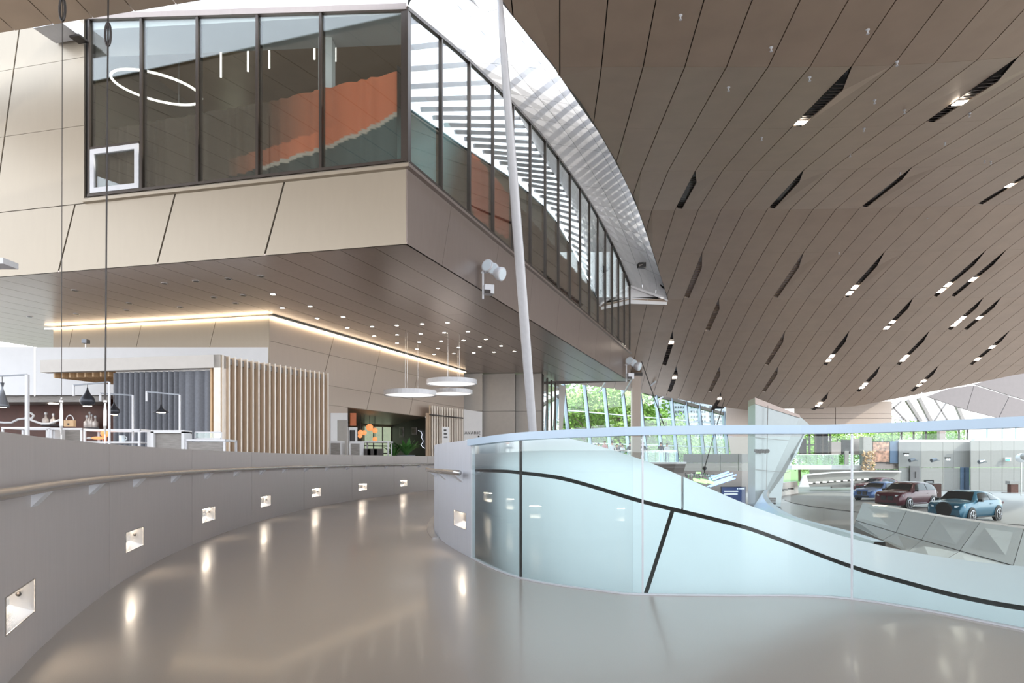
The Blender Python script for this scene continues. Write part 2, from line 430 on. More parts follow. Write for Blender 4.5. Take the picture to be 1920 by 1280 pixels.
gb = thing('glass_balustrade', 'curving glass balustrade with a thick white top rail', 'balustrade', RW.at(dJ[1]))
joints = [max(.1, dA - 4.2), dA - 1.6, dJ[0], dJ[1], dJ[2], dJ[3]]
def ribbon(C, d0, d1, k0, k1, z0, z1, step=.2, dz=None):
    mb = MB(); ds = C.sub(d0, d1, step)
    P = lambda d, k, z: C.at(d) + C.nor(d) * k + V((0, 0, z + (dz(d) if dz else 0)))
    for f in ([(k0, z0), (k0, z1)], [(k0, z1), (k1, z1)], [(k1, z1), (k1, z0)], [(k1, z0), (k0, z0)]):
        mb.grid([[P(d, *f[0]) for d in ds], [P(d, *f[1]) for d in ds]])
    for d in (ds[0], ds[-1]): mb.poly([P(d, k0, z0), P(d, k0, z1), P(d, k1, z1), P(d, k1, z0)])
    return mb
for a, b in zip(joints, joints[1:]):
    ribbon(RW, a + .006, b - .006, -.018, 0.0, .006, 1.29, .15).build('glass_pane', 'balustrade_glass', gb, False)
ribbon(RW, joints[0], dJ[3] + .02, -.075, .045, 1.31, 1.38, .1, lambda d: -.05 * max(0, min(1, (d - dJ[1] + .6) / (dJ[3] - dJ[1] + .6)))).build('top_rail', 'cap_white', gb)
ribbon(RW, joints[0], dJ[3], -.03, .012, .0005, .012, .15).build('base_channel', 'white_metal', gb)
for d in joints[1:]:
    ribbon(RW, d - .007, d + .007, -.02, .003, .012, 1.30, .5).build('joint', 'white_metal' if d != dJ[2] else 'dark_metal', gb)

# ------------------------------------------------------------------ pale curved cladding behind the glass
off = .32
WC = [(RW.at(d) - RW.nor(d) * off) for d in RW.sub(joints[0], dJ[3] + 3.0, .02)]
ytop = [(700, 840), (880, 824), (980, 818), (1060, 821), (1110, 832), (1205, 862), (1280, 893), (1400, 945), (1500, 980), (1600, 1010), (1740, 1040), (1920, 1062), (2300, 1085)]
yseam = [(700, 880), (880, 882), (940, 883), (976, 886), (1060, 898), (1205, 940), (1385, 985), (1440, 1003), (1600, 1063), (1700, 1092), (1800, 1118), (1920, 1140), (2300, 1190)]
cl = thing('ramp_cladding', 'pale wave-shaped metal cladding with dark joints behind the glass balustrade', 'cladding', (1.5, 6.2, -.4))
lo_l, lo_r, up_l, up_r = [], [], [], []
def zpx(y, Y): return EYE - (y - HOR) / F * Y
cols = []
for p in WC:
    if p.y < 1.2: continue
    px = 960 + F * p.x / p.y
    if px > 872 or p.x > 1: cols.append((px, p))
def clad(rows_fn, sel, name, m):
    top, bot = [], []
    for px, p in cols:
        if not sel(px): continue
        a, b = rows_fn(px, p); top.append(a); bot.append(b)
    if len(top) < 2: return
    mb = MB(); mb.grid([bot, top]); back = V((.0, .03, 0))
    mb.grid([[q + back for q in bot], [q + back for q in top]]); mb.grid([top, [q + back for q in top]])
    mb.build(name, m, cl, True)
def diag_px(y): return interp([(862, 1292), (893, 1280), (960, 1260), (1115, 1210), (1300, 1150)], y)
def lean(px): return 0.0 + max(0, min(1, (px - 1060) / 700)) * .55
def up_rows(px, p):
    zt, zs_ = zpx(smooth_interp(ytop, px), p.y), zpx(smooth_interp(yseam, px), p.y) + .018
    zt = zs_ + max(.02, (zt - zs_))
    k = lean(px); q = p * (1 + k / p.y)                       # the upper band leans away from the walkway
    zt2 = EYE - (smooth_interp(ytop, px) - HOR) / F * (p.y + k)
    return V((q.x, q.y, zt2)), V((p.x, p.y, zs_))
def lo_rows(px, p):
    return V((p.x, p.y, zpx(smooth_interp(yseam, px), p.y) - .018)), V((p.x, p.y, -.9))
clad(up_rows, lambda x: x < 1279, 'upper_panel', 'near_clad'); clad(up_rows, lambda x: x > 1281, 'upper_panel', 'near_clad')
# lower band: split along the slanting joint by shearing the split column with height
def lo_split(left):
    mb = MB(); rows = []
    for r in range(9):
        f = r / 8; row = []
        for px, p in cols:
            zt = zpx(smooth_interp(yseam, px), p.y) - .018; z = lerp(-.9, zt, f); row.append((px, V((p.x, p.y, z))))
        rows.append(row)
    for r in range(8):
        for c in range(len(cols) - 1):
            q = [rows[r][c], rows[r][c+1], rows[r+1][c+1], rows[r+1][c]]
            ok = []
            for px, v in q:
                y = HOR + (EYE - v.z) * F / v.y; ok.append(px < diag_px(y) - 4 if left else px > diag_px(y) + 4)
            pts = [v for _, v in q]
            if all(ok): mb.poly(pts)
            elif any(ok):
                cut = []
                for i in range(4):
                    (pa, va), (pb, vb) = q[i], q[(i+1) % 4]
                    fa = pa - diag_px(HOR + (EYE - va.z) * F / va.y) + (4 if left else -4); fb = pb - diag_px(HOR + (EYE - vb.z) * F / vb.y) + (4 if left else -4)
                    if left: fa, fb = -fa, -fb
                    if fa > 0: cut.append(va)
                    if fa * fb < 0: cut.append(va.lerp(vb, fa / (fa - fb)))
                if len(cut) > 2: mb.poly(cut)
    mb.build('lower_panel', 'near_clad', cl)
lo_split(True); lo_split(False)
bk = MB(); bk.grid([[V((p.x, p.y, -.9)) * 1 + V((p.x, p.y, 0)).normalized() * .05 for _, p in cols],
                    [V((p.x, p.y, zpx(smooth_interp(yseam, px), p.y) + .03)) + V((p.x, p.y, 0)).normalized() * .05 for px, p in cols]])
bk.build('backing', 'dark_gap', cl)

# ------------------------------------------------------------------ the great warped ceiling
PROF = [(-30, 12.6), (-10, 12.4), (4, 12.3), (12, 12.15), (18.5, 11.75), (23.4, 12.45), (28.5, 13.15), (33.5, 13.35), (38, 12.6), (43, 11.55), (48, 10.1), (53, 8.35), (57.5, 6.75), (61.5, 5.55), (66, 4.9)]
def CZ(X, Y):
    z = smooth_interp(PROF, Y)
    r = max(0, X - 8); z += .012 * r * r * math.exp(-max(0, Y - 16) / 7)
    return z
SL, WID = .07, 1.13
def CP(u, Y): X = u + SL * Y; return V((X, Y, CZ(X, Y)))
def ceil_at(px, py):                       # photo pixel -> point on the ceiling
    y = 8.0
    while y < 70:
        p = at(px, py, y)
        if p.z > CZ(p.x, y): return p
        y += .05
    return at(px, py, 62)
EDGE = [ceil_at(*p) for p in ((941, 1), (981, 47), (1048, 136), (1084, 191), (1131, 259), (1168, 331), (1199, 400), (1232, 497), (1252, 561))]
EQ = [(p.y, p.x) for p in EDGE]
def Xq(Y):
    if Y < EQ[0][0]: return EQ[0][1] + (Y - EQ[0][0]) * .55
    if Y > EQ[-1][0]: return EQ[-1][1] + (Y - EQ[-1][0]) * 2.0 if False else -50
    return interp(EQ, Y)
def Ye(X): return 14.9 + (-2 - X) * .20
YEND = EDGE[-1].y
ROWS = [-9.5, -5.5, -.8, 4, 8.8, 13.6, 18.5, 23.4, 28.5, 33.5, 38, YEND, 48, 53, 57.5, 61.5]
def clip(poly, f):                         # keep f(p) > 0, poly of (u, Y)
    o = []
    for a, b in zip(poly, poly[1:] + poly[:1]):
        fa, fb = f(a), f(b)
        if fa > 0: o.append(a)
        if fa * fb < 0:
            t = fa / (fa - fb); o.append((a[0] + (b[0] - a[0]) * t, a[1] + (b[1] - a[1]) * t))
    return o
slot_px = [(1611, 94), (1915, 66), (1320, 326), (1529, 316), (1757, 291), (1915, 324), (1336, 467), (1490, 475), (1658, 475), (1832, 471), (1918, 434), (1700, 556), (1859, 552), (1917, 537),
           (1599, 622), (1737, 629), (1881, 626), (1640, 685), (1766, 689), (1563, 725), (1470, 608), (1455, 698), (1346, 587), (1351, 666), (1253, 628), (1275, 688), (1356, 724)]
lit = {0: [.9], 1: [.62], 5: [.55], 8: [.75, .88], 9: [.72, .84], 10: [.6], 11: [.72, .9], 12: [.6, .72, .82], 13: [.6], 14: [.7, .82], 15: [.72, .82], 16: [.45, .8], 17: [.66, .8], 18: [.55, .7], 19: [.55, .7], 24: [.3], 25: [.4], 26: [.3]}
SLOT = {}
for i, q in enumerate(slot_px):
    p = ceil_at(*q); u = p.x - SL * p.y; k = round(u / WID); r = min(range(len(ROWS)), key=lambda j: abs(ROWS[j] - p.y)); SLOT.setdefault((k, r), i)
ceil = thing('ceiling', 'vast warped brown ceiling of long metal strips with lamp slots', 'ceiling', (10, 30, 12), kind='structure')
def proj_area(pts):
    q = [(960 + F * p.x / p.y, HOR - F * (p.z - EYE) / p.y) for p in pts if p.y > .5]
    if len(q) < 3: return 0
    if max(a[0] for a in q) < 0 or min(a[0] for a in q) > 1920 or max(a[1] for a in q) < 0 or min(a[1] for a in q) > 1280: return 0
    return abs(sum(a[0] * b[1] - b[0] * a[1] for a, b in zip(q, q[1:] + q[:1]))) / 2
GAP, RG = .014, .004
cells = []
back = MB()
for r in range(len(ROWS) - 1):
    y0, y1 = ROWS[r], ROWS[r + 1]
    for k in range(-24, 66):
        u0, u1 = k * WID, (k + 1) * WID
        xm = (u0 + u1) / 2 + SL * (y0 + y1) / 2
        if (xm > 58 or xm < -19): continue
        if y0 >= 48:                        # the far end of the roof
            yl = interp([(4, 55.5), (11, 57.5), (21, 61.4), (30, 60.5), (40, 54.5), (50, 50)], xm) - 4
        else: yl = 99
        poly = [(u0, y0), (u1, y0), (u1, y1), (u0, y1)]
        if (k, r) in SLOT:
            L = y1 - y0; w_ = .36
            poly = [(u0, y0), (u1, y0), (u1, y1), (u0, y1), (u0, y1 - .05 * L), (u0 + w_ * .9, y1 - .03 * L), (u0 + w_, y0 + .30 * L)]
        if y1 > yl: poly = clip(poly, lambda p: interp([(4, 55.5), (11, 57.5), (21, 61.4), (30, 60.5), (40, 54.5), (50, 50)], p[0] + SL * p[1]) - p[1])
        if y1 > 13.7:
            if xm < -1.2 and y0 < 18: poly = clip(poly, lambda p: Ye(p[0] + SL * p[1]) - p[1])
            elif y0 < YEND:
                ys = [y0, y1] if y1 <= YEND else [y0, YEND]
                xa, xb = Xq(ys[0]), Xq(ys[1])
                poly = clip(poly, lambda p: (p[0] + SL * p[1]) - lerp(xa, xb, (min(p[1], YEND) - ys[0]) / (ys[1] - ys[0])))
                if y1 > YEND and xm < 3.5: poly = []
            elif xm < 4: poly = []
        if len(poly) < 3: continue
        cu = sum(p[0] for p in poly) / len(poly); cy = sum(p[1] for p in poly) / len(poly)
        full = poly
        sh = []
        for (a, b) in poly:
            a2 = a + (GAP if abs(a - u0) < 1e-6 else (-GAP if abs(a - u1) < 1e-6 else 0))
            b2 = b + (RG if abs(b - y0) < 1e-6 else (-RG if abs(b - y1) < 1e-6 else 0)); sh.append((a2, b2))
        pts = [CP(a, b) for a, b in sh]
        if len(poly) >= 3:
            bb = [(u0, y0), (u1, y0), (u1, y1), (u0, y1)] if (k, r) in SLOT else full
            back.poly([CP(a, b) + V((0, 0, .14)) for a, b in bb])
        cells.append((proj_area(pts), pts))
cells.sort(key=lambda c: -c[0])
rest = MB()
for i, (ar, pts) in enumerate(cells):
    if i < 285 and ar > 30:
        MB().hexa(pts, [p + V((0, 0, .04)) for p in pts]).build('panel', 'ceiling_panel', ceil)
    else:
        rest.poly(pts)
rest.build('outer_panels', 'ceiling_panel', ceil, stuff=True)
back.build('backing', 'dark_gap', ceil)
# slots in the ceiling: a dark trough, louvre blades, lamps
ORD = ['first', 'second', 'third', 'fourth', 'fifth', 'sixth', 'seventh', 'eighth', 'ninth', 'tenth']
for (k, r), i in SLOT.items():
    u0 = k * WID; y0, y1 = ROWS[r], ROWS[r + 1]; L = y1 - y0; w_ = .36
    px = slot_px[i]
    lamps = lit.get(i, [])
    how = 'unlit' if not lamps else ('single-lamp' if len(lamps) == 1 else ('double-lamp' if len(lamps) == 2 else 'triple-lamp'))
    mates = sorted((q for (k2, r2), q in SLOT.items() if r2 == r), key=lambda q: slot_px[q][0])
    t = thing('ceiling_light_slot', '%s ceiling slot, %s from the left in the %s row of slots' % (how, ORD[mates.index(i)], ORD[r - 5]), 'light', CP(u0 + .2, (y0 + y1) / 2), 'slots in the warped ceiling')
    up = V((0, 0, .10)); pts = [(u0, y0 + .02), (u0 + w_, y0 + .3 * L), (u0 + w_, y1 - .03 * L), (u0, y1 - .05 * L)]
    P4 = [CP(a, b) for a, b in pts]; m = MB(); m.poly([p + up for p in P4])
    for a, b in zip(P4, P4[1:] + P4[:1]): m.poly([a, b, b + up, a + up])
    m.build('trough', 'dark_metal' if lamps or i in (2, 3, 4) else 'taupe_shade_metal', t)
    n = 16; lv = MB()
    for j in range(n):
        f = .22 + .72 * j / (n - 1); ww = w_ * min(1, f / .3) * .96
        a, b = CP(u0 + .01, y0 + f * L), CP(u0 + ww, y0 + f * L)
        lv.hexa([a + V((0, 0, .02)), b + V((0, 0, .02)), b + V((0, .05, .07)), a + V((0, .05, .07))], [a + V((0, .012, .02)), b + V((0, .012, .02)), b + V((0, .062, .07)), a + V((0, .062, .07))])
    lv.build('louvre', 'taupe_shade_metal' if lamps or i in (2, 3, 4) else 'ceiling_panel', t, stuff=True)
    for f in lamps:
        c = CP(u0 + w_ * .5, y0 + f * L) + V((0, 0, -.005)); lm = MB()
        lm.hexa([CP(u0 + .02, y0 + (f - .035) * L) + V((0, 0, .0)), CP(u0 + w_ - .02, y0 + (f - .035) * L), CP(u0 + w_ - .02, y0 + (f + .035) * L), CP(u0 + .02, y0 + (f + .035) * L)],
                [q + V((0, 0, .03)) for q in (CP(u0 + .02, y0 + (f - .035) * L), CP(u0 + w_ - .02, y0 + (f - .035) * L), CP(u0 + w_ - .02, y0 + (f + .035) * L), CP(u0 + .02, y0 + (f + .035) * L))])
        lm.build('lamp', 'spot_on', t)
# sprinkler heads
for k, q in enumerate([(1276, 28), (1446, 88), (1627, 55), (1682, 115), (1366, 163), (1428, 257), (1518, 144), (1640, 187), (1696, 206), (1818, 212), (1620, 240), (1594, 288), (1858, 302), (1772, 266), (1688, 322), (1739, 405), (1846, 300), (1357, 461), (1573, 473), (1366, 526)]):
    p = ceil_at(*q)
    MBs = MB().lathe([(.05, -.005), (.05, -.02), (.02, -.04), (.015, -.1), (.04, -.11), (.04, -.12)], p, 8)
    o = MBs.build('sprinkler_head', 'white_metal'); tag(o, 'tiny white sprinkler head dotting the brown ceiling', 'sprinkler', 'sprinkler heads under the ceiling')

# ------------------------------------------------------------------ the hanging glazed volume
ZS, ZW = 6.1, 8.0
def RF(t, z, o=0): return V((-2.43 + .36 * t, 15.8 + t, z)) + NR * o
def LF(t, z, o=0): return V((-2.43 - 4.07 * t, 15.8 + t, z)) + NL * o
NR = V((1, -.36, 0)).normalized(); NL = V((-.2386, -.971, 0)).normalized()
LU = 4.191; TRE = 27.6
ztR = [(0, 11.5), (3.49, 12.29), (8.66, 13.1), (14, 13.45), (18.6, 13.45), (24, 12.85), (28.2, 12.0)]
def ZTR(t): return smooth_interp(ztR, t)
def ZTL(t): return 11.5 + .54 * t
vol = thing('wall_volume', 'metal fascia of the hanging glazed upper storey, lit and shaded faces coloured apart', 'wall', RF(0, ZS), kind='structure')
# fascia panels, left face (slanting joints every 3.1 m) and right face
def fascia(fn, n, t0, pitch, skew, tmax, m, parent, z0=ZS, z1=ZW - .16):
    bounds = [0.0] + [t0 + pitch * k for k in range(n)]
    bounds = [b for b in bounds if b < tmax] + [tmax]
    for i, (a, b) in enumerate(zip(bounds, bounds[1:])):
        sa = 0 if i == 0 else skew; sb = 0 if b == tmax else skew
        g = .006
        pts = [fn(a + g * (1 if i else 0) - sa, z0), fn(b - g - sb if False else b - g - (-sb if False else sb), z0), fn(b - g, z1), fn(a + g, z1)]
        pts = [fn(a + sa + g, z0), fn(b + sb - g, z0), fn(b - g, z1), fn(a + g, z1)]
        MB().slab(pts, NL if fn is LF else NR, .05).build('panel', m, parent)
fascia(LF, 7, .02 + .74 - .0, .74, .13, 4.0, 'cream_lit_metal', vol)  # same brushed metal as the right face, its brighter light put into the colour
fascia(RF, 9, 2.3, 3.3, -.55, TRE, 'taupe_shade_metal', vol)  # same metal again, the dark ceiling reflection put into the colour
MB().hexa([LF(4.0, ZS + .06, -.06), LF(0, ZS + .06, -.06) , RF(TRE, ZS + .06, -.06), V((-24, 44, ZS + .06))], [LF(4.0, ZW - .1, -.06), LF(0, ZW - .1, -.06), RF(TRE, ZW - .1, -.06), V((-24, 44, ZW - .1))]).build('core', 'dark_gap', vol)
# sills
def sill(fn, n, t1, m):
    prof = [(0, ZW - .17), (.10, ZW - .15), (.10, ZW - .07), (.03, ZW - .02), (.0, ZW)]
    mb = MB(); ts = [t1 * k / 6 for k in range(7)]
    mb.grid([[fn(t if t else (-.02 if fn is LF else -.10), z, o) for t in ts] for o, z in prof])
    mb.build('sill', m, vol)
sill(LF, NL, 2.16, 'cream_lit_metal'); sill(RF, NR, TRE, 'taupe_shade_metal')
# cream wall beyond the window on the left face, up to the roof
for (a, b, za, zb) in ((2.17, 2.75, ZW - .14, 9.9), (2.17, 2.75, 9.91, 11.7), (2.17, 2.75, 11.71, 14.3), (2.76, 3.4, ZW - .14, 9.9), (2.76, 3.4, 9.91, 11.7), (2.76, 3.4, 11.71, 14.3), (3.41, 4.0, ZW - .14, 11.7), (3.41, 4.0, 11.71, 14.3)):
    s0, s1 = (0, .0) if a < 2.2 else (.05, 0), 0
    sk = lambda t, z: t if abs(t - 2.17) < .01 or t > 3.9 else t + (11 - z) * .042
    MB().slab([LF(sk(a, za), za), LF(sk(b, za) - .002, za), LF(sk(b, zb) - .002, zb), LF(sk(a, zb), zb)], NL, .05).build('panel', 'cream_lit_metal', vol)
MB().slab([LF(2.14, 7.8, -.06), LF(4.0, 7.8, -.06), LF(4.0, 14.4, -.06), LF(2.14, 14.4, -.06)], NL, .03).build('backing', 'dark_gap', vol)
# cream band above the left window
mb = MB(); mb.slab([LF(2.16, ZTL(2.16) + .12), LF(0, ZTL(0) + .12), LF(0, 14.3), LF(2.16, 14.3)], NL, .05); mb.build('upper_band', 'white_panel', vol)
# window on the left face
w1 = thing('window_1', 'large glazed front of the hanging upper storey with dark mullions', 'window', LF(1, ZW), kind='structure')
TM = [0.0, .527, .937, 1.344, 1.743, 2.13]
for i, (a, b) in enumerate(zip(TM, TM[1:])):
    zb = ZW + .04 if i < 4 else 9.28
    MB().slab([LF(a + .008, zb, -.02), LF(b - .008, zb, -.02), LF(b - .008, ZTL(b), -.02), LF(a + .008, ZTL(a), -.02)], NL, .02).build('pane', 'window_glass', w1)
for t in TM: MB().hexa([LF(t - .008, ZW, .03), LF(t + .008, ZW, .03), LF(t + .008, ZW, -.16), LF(t - .008, ZW, -.16)], [LF(t - .008, ZTL(t) + .05, .03), LF(t + .008, ZTL(t) + .05, .03), LF(t + .008, ZTL(t) + .05, -.16), LF(t - .008, ZTL(t) + .05, -.16)]).build('mullion', 'mullion', w1)
MB().slab([LF(0, ZW, .04), LF(2.14, ZW, .04), LF(2.14, ZW + .07, .04), LF(0, ZW + .07, .04)], NL, .12).build('bottom_rail', 'mullion', w1)
MB().slab([LF(0, 11.5, .05), LF(2.16, ZTL(2.16), .05), LF(2.16, ZTL(2.16) + .14, .05), LF(0, 11.64, .05)], NL, .14).build('top_rail', 'taupe_shade_metal', w1)
sash = MB()
a, b, za, zb = 1.755, 2.115, ZW + .08, 9.22
MB().slab([LF(a, zb + .0, .05), LF(b, zb, .05), LF(b, zb + .06, .05), LF(a, zb + .06, .05)], NL, .1).build('transom', 'mullion', w1)
for q in ([(a, za), (b, za), (b, za + .13), (a, za + .13)], [(a, zb - .13), (b, zb - .13), (b, zb), (a, zb)], [(a, za + .13), (a + .03, za + .13), (a + .03, zb - .13), (a, zb - .13)], [(b - .03, za + .13), (b, za + .13), (b, zb - .13), (b - .03, zb - .13)]):
    sash.slab([LF(t, z, .05) for t, z in q], NL, .06)
so = sash.build('sash', 'white_metal', w1, label='white framed opening sash')
MB().slab([LF(a + .03, za + .13, .0), LF(b - .03, za + .13, .0), LF(b - .03, zb - .13, .0), LF(a + .03, zb - .13, .0)], NL, .02).build('sash_pane', 'window_glass', so)
# window on the long curved side
w2 = thing('window_2', 'long ribbon of glazing along the side of the upper storey, arched top', 'window', RF(10, ZW), kind='structure')
TR = [1.72 * k for k in range(17)]; TR[-1] = TRE
for a, b in zip(TR, TR[1:]):
    MB().slab([RF(a + .02, ZW + .03, -.02), RF(b - .02, ZW + .03, -.02), RF(b - .02, ZTR(b), -.02), RF(a + .02, ZTR(a), -.02)], NR, .02).build('pane', 'side_glass', w2)
for t in TR:
    MB().hexa([RF(t - .03, ZW, .03), RF(t + .03, ZW, .03), RF(t + .03, ZW, -.14), RF(t - .03, ZW, -.14)], [RF(t - .03, ZTR(t), .03), RF(t + .03, ZTR(t), .03), RF(t + .03, ZTR(t), -.14), RF(t - .03, ZTR(t), -.14)]).build('mullion', 'mullion', w2)
mb = MB(); mb.grid([[RF(TRE * k / 30, ZTR(TRE * k / 30) + z, o) for k in range(31)] for o, z in ((.04, 0), (.04, .09), (-.1, .09), (-.1, 0), (.04, 0))]); mb.build('top_rail', 'mullion', w2)
mb = MB(); mb.grid([[RF(TRE * k / 30, ZW + z, o) for k in range(31)] for o, z in ((.03, 0), (.03, .06), (-.1, .06), (-.1, 0), (.03, 0))]); mb.build('bottom_rail', 'mullion', w2)
# inside of the upper storey
ins = thing('wall_interior', 'pale room behind the upper storey glazing', 'wall', LF(1.2, ZW, -6), kind='structure')
MB().hexa([LF(2.6, ZW - .1, -.2), LF(.0, ZW - .1, -.2), RF(TRE, ZW - .1, -.2), V((-22, 44, ZW - .1))], [LF(2.6, ZW, -.2), LF(0, ZW, -.2), RF(TRE, ZW, -.2), V((-22, 44, ZW))]).build('room_floor', 'terrace_floor', ins)
_t = 6.2
MB().slab([LF(2.3, ZW, -7.5), RF(7.4, ZW, -.25), RF(7.4, 13.0, -.25), LF(2.3, 13.9, -7.5)], NL, .1).build('back_wall', 'tan_wall', ins)
MB().slab([LF(2.6, ZW, -.1), LF(2.6, ZW, -8), LF(2.6, 14.2, -8), LF(2.6, 14.2, -.1)], (1, 0, 0), .1).build('side_wall', 'cream_lit_metal', ins)
mb = MB(); mb.grid([[LF(2.5, 13.55, -1.2 - k * 2.2), LF(1.2, 13.4, -1.2 - k * 2.2), LF(.35, 13.2, -1.2 - k * 2.2)] for k in range(4)]); mb.build('room_ceiling', 'ceiling_panel', ins)
MB().hexa([LF(2.5, 12.62, -.1), LF(.05, 11.52, -.1), LF(.05, 11.52, -1.3), LF(2.5, 12.62, -1.3)], [LF(2.5, 12.8, -.1), LF(.05, 11.7, -.1), LF(.05, 11.7, -1.3), LF(2.5, 12.8, -1.3)]).build('ceiling_rim', 'white_wall', ins)
MB().slab([RF(6, ZW, -4.5), RF(TRE, ZW, -4.5), RF(TRE, 13.4, -4.5), RF(6, 13.4, -4.5)], NR, .1).build('inner_wall', 'taupe_shade_metal', ins)
mb = MB(); mb.hexa([LF(2.3, 14.35, -.1), LF(0, 14.35, -.1), RF(TRE, 14.35, -.3), V((-22, 44, 14.35))], [LF(2.3, 14.5, -.1), LF(0, 14.5, -.1), RF(TRE, 14.5, -.3), V((-22, 44, 14.5))]); mb.build('roof_slab', 'white_wall', ins)
MB().box(LF(.62, 10.1, -1.0), (.34, .34, 4.2)).build('pillar', 'white_wall', ins)
# tubes and a ring hanging inside
tb = MB()
pend = thing('ring_pendant', 'thin oval ring lamp hanging inside the upper storey window', 'lamp', LF(1.75, 10.6, -2.4))
c0 = V((-10.4, 20.0, 12.0)); MB().tube([c0 + V((1.25 * math.cos(a), .9 * math.sin(a), .12 * math.cos(a) * -1.5)) for a in [2 * math.pi * k / 36 for k in range(36)]], .035, 6, True).build('ring', 'lamp_soft', pend)
MB().tube([c0 + V((.2, .9, 0)), c0 + V((.2, .9, 1.6))], .008, 5).build('cord', 'white_metal', pend)
for k, (t, z0, z1) in enumerate(((1.72, 12.55, 13.1), (1.5, 12.6, 13.1), (1.33, 12.6, 13.1), (.98, 12.65, 13.0), (.82, 12.5, 13.0))):
    o = MB().tube([LF(t, z0, -3), LF(t, z1 + .4, -3)], .03, 8).build('tube_pendant', 'lamp_soft'); tag(o, 'white tube pendant number %s from the corner behind the upper glazing' % ['five', 'four', 'three', 'two', 'one'][k], 'lamp', 'tube pendants in the upper storey')
# printed fabric behind the glass
def banner(fn, t0, t1, zb, ztop, nt, nz, depth, colour, name, label):
    mb = MB(); rows = []; cols_ = []
    for j in range(nz + 1):
        row = []
        for i in range(nt + 1):
            t = lerp(t0, t1, i / nt); z = lerp(zb, ztop(t), j / nz)
            fold = .035 * math.sin(i * .9 + math.sin(i * .31) * 2) * (1 if fn is LF else .6)
            row.append(fn(t, z, -depth + fold)); cols_.append(colour(t, z))
        rows.append(row)
    mb.grid(rows); o = mb.build(name, 'print', None, True); ca = o.data.color_attributes.new('Col', 'FLOAT_COLOR', 'POINT')
    for k, c in enumerate(cols_): ca.data[k].color = tuple(c) + (1,)
    tag(o, label, 'banner'); return o
def mix(a, b, t): t = max(0, min(1, t)); return tuple(x + (y - x) * t for x, y in zip(a, b))
OR, BR, TE, DK = srgb(214, 120, 84), srgb(92, 78, 66), srgb(76, 92, 94), srgb(58, 56, 52)
def colL(t, z):
    lo = interp([(0, 9.45), (.3, 9.0), (.55, 8.72), (.95, 8.42), (1.4, 8.15), (2.2, 8.0)], t)
    c = mix(OR, BR, (t - .45) / .5 - (z < lo + .45) * .5) if z > lo else mix(TE, DK, (t - .3) / .8)
    if abs(z - lo) < .05 and t < 1.0: c = srgb(190, 178, 168)
    return c
def topL(t): return interp([(0, 10.35), (.5, 10.2), (.9, 10.05), (1.35, 10.0), (1.75, 9.95), (2.1, 9.9)], t)
banner(LF, .012, 2.1, ZW + .05, topL, 150, 60, .35, colL, 'printed_banner', 'orange and brown printed fabric hanging behind the front glazing of the upper storey')
TEAL = srgb(196, 236, 240)
def colR(t, z):
    f = (z - ZW) / 2.4; ph = t - 1.2 * f
    if ph < 1.5: return mix(DK, TEAL, (ph + .5) * .8 * (1 - abs(f - .35)))
    if ph < 3.3: return mix(TEAL, DK, (ph - 1.6) / 1.3)
    if ph < 7.2 and z > ZW + .25 + (ph - 3.3) * .10 + (.9 if ph < 4.4 else 0) * (4.4 - ph): return srgb(236, 134, 108)
    if ph < 12: return mix(DK, srgb(90, 74, 66), (ph - 7) / 5)
    if ph < 15: return mix(srgb(96, 74, 66), srgb(150, 86, 72), (ph - 12) / 3 * (f + .3))
    if ph < 19: return mix(srgb(150, 86, 72), srgb(84, 110, 112), (ph - 15) / 3)
    return mix(srgb(84, 110, 112), srgb(130, 84, 76), math.sin(ph) * .5 + .5)
banner(RF, .15, TRE - .3, ZW + .05, lambda t: 10.4 - .03 * t, 220, 30, .35, colR, 'printed_banner', 'teal and red printed fabric hanging behind the long side glazing')
# white flared band between the long window and the ceiling edge
fl = thing('wall_flare', 'white curving panelled band sweeping between the long window and the ceiling edge', 'wall', (2, 25, 13), kind='structure')
QY = [14.0, 16, 18.5, 21, 23.4, 26, 28.5, 31, 33.5, 36, 38, 40.5, YEND]
def Qp(Y): X = Xq(Y); return V((X, Y, CZ(X, Y) + .03))
def Bp(Y):
    t = (Y - 14.0) / (YEND - 14.0) * TRE; return RF(t, ZTR(t) + .09, .02)
def Gp(Y):                                  # the band passes above the ceiling edge, leaving an open roof light between
    q = Qp(Y); f = (Y - 14.0) / (YEND - 14.0); e = 6.0 * max(0, 1 - f) ** .6 + .02
    g = V((q.x, q.y, q.z - EYE)) * ((Y + e) / Y) + V((0, 0, EYE)); b = Bp(Y)
    return g + (g - b) * (.22 * min(1, e / 1.2))
nrow = 3
for i in range(len(QY) - 1):
    for j in range(nrow):
        def S(f, g):
            Y = lerp(QY[i], QY[i+1], f); sk = 1.1 * (g - .5) * min(1, (QY[-1] - Y) / 4) * min(1, (Y - QY[0]) / 3); Y2 = min(max(Y + sk, QY[0]), QY[-1]); return Bp(Y2).lerp(Gp(Y2), g)
        g0, g1 = j / nrow + .002, (j + 1) / nrow - .002
        rows = [[S(f * .994 + .003, lerp(g0, g1, q)) for f in (0, .5, 1)] for q in (0, .5, 1)]
        m = MB(); m.grid(rows); m.build('panel', 'white_panel', fl)
m = MB(); m.grid([[Qp(y) + V((0, 0, -.06)) for y in QY], [Qp(y) + V((.3, 0, .35)) for y in QY]]); m.build('edge_trim', 'dark_metal', fl)
m = MB(); m.grid([[Bp(y).lerp(Gp(y), g) + V((-.12, .05, .06)) for y in QY[:9]] for g in (0, .5, 1)])
m.grid([[Bp(y).lerp(Gp(y), g) + V((0, 0, .3)) for y in QY[8:]] for g in (0, .5, 1)]); m.build('backing', 'dark_gap', fl)
rlt = thing('skylight_1', 'glazing bars of the roof light between the white band and the ceiling edge', 'skylight', (3, 25, 14), kind='structure')
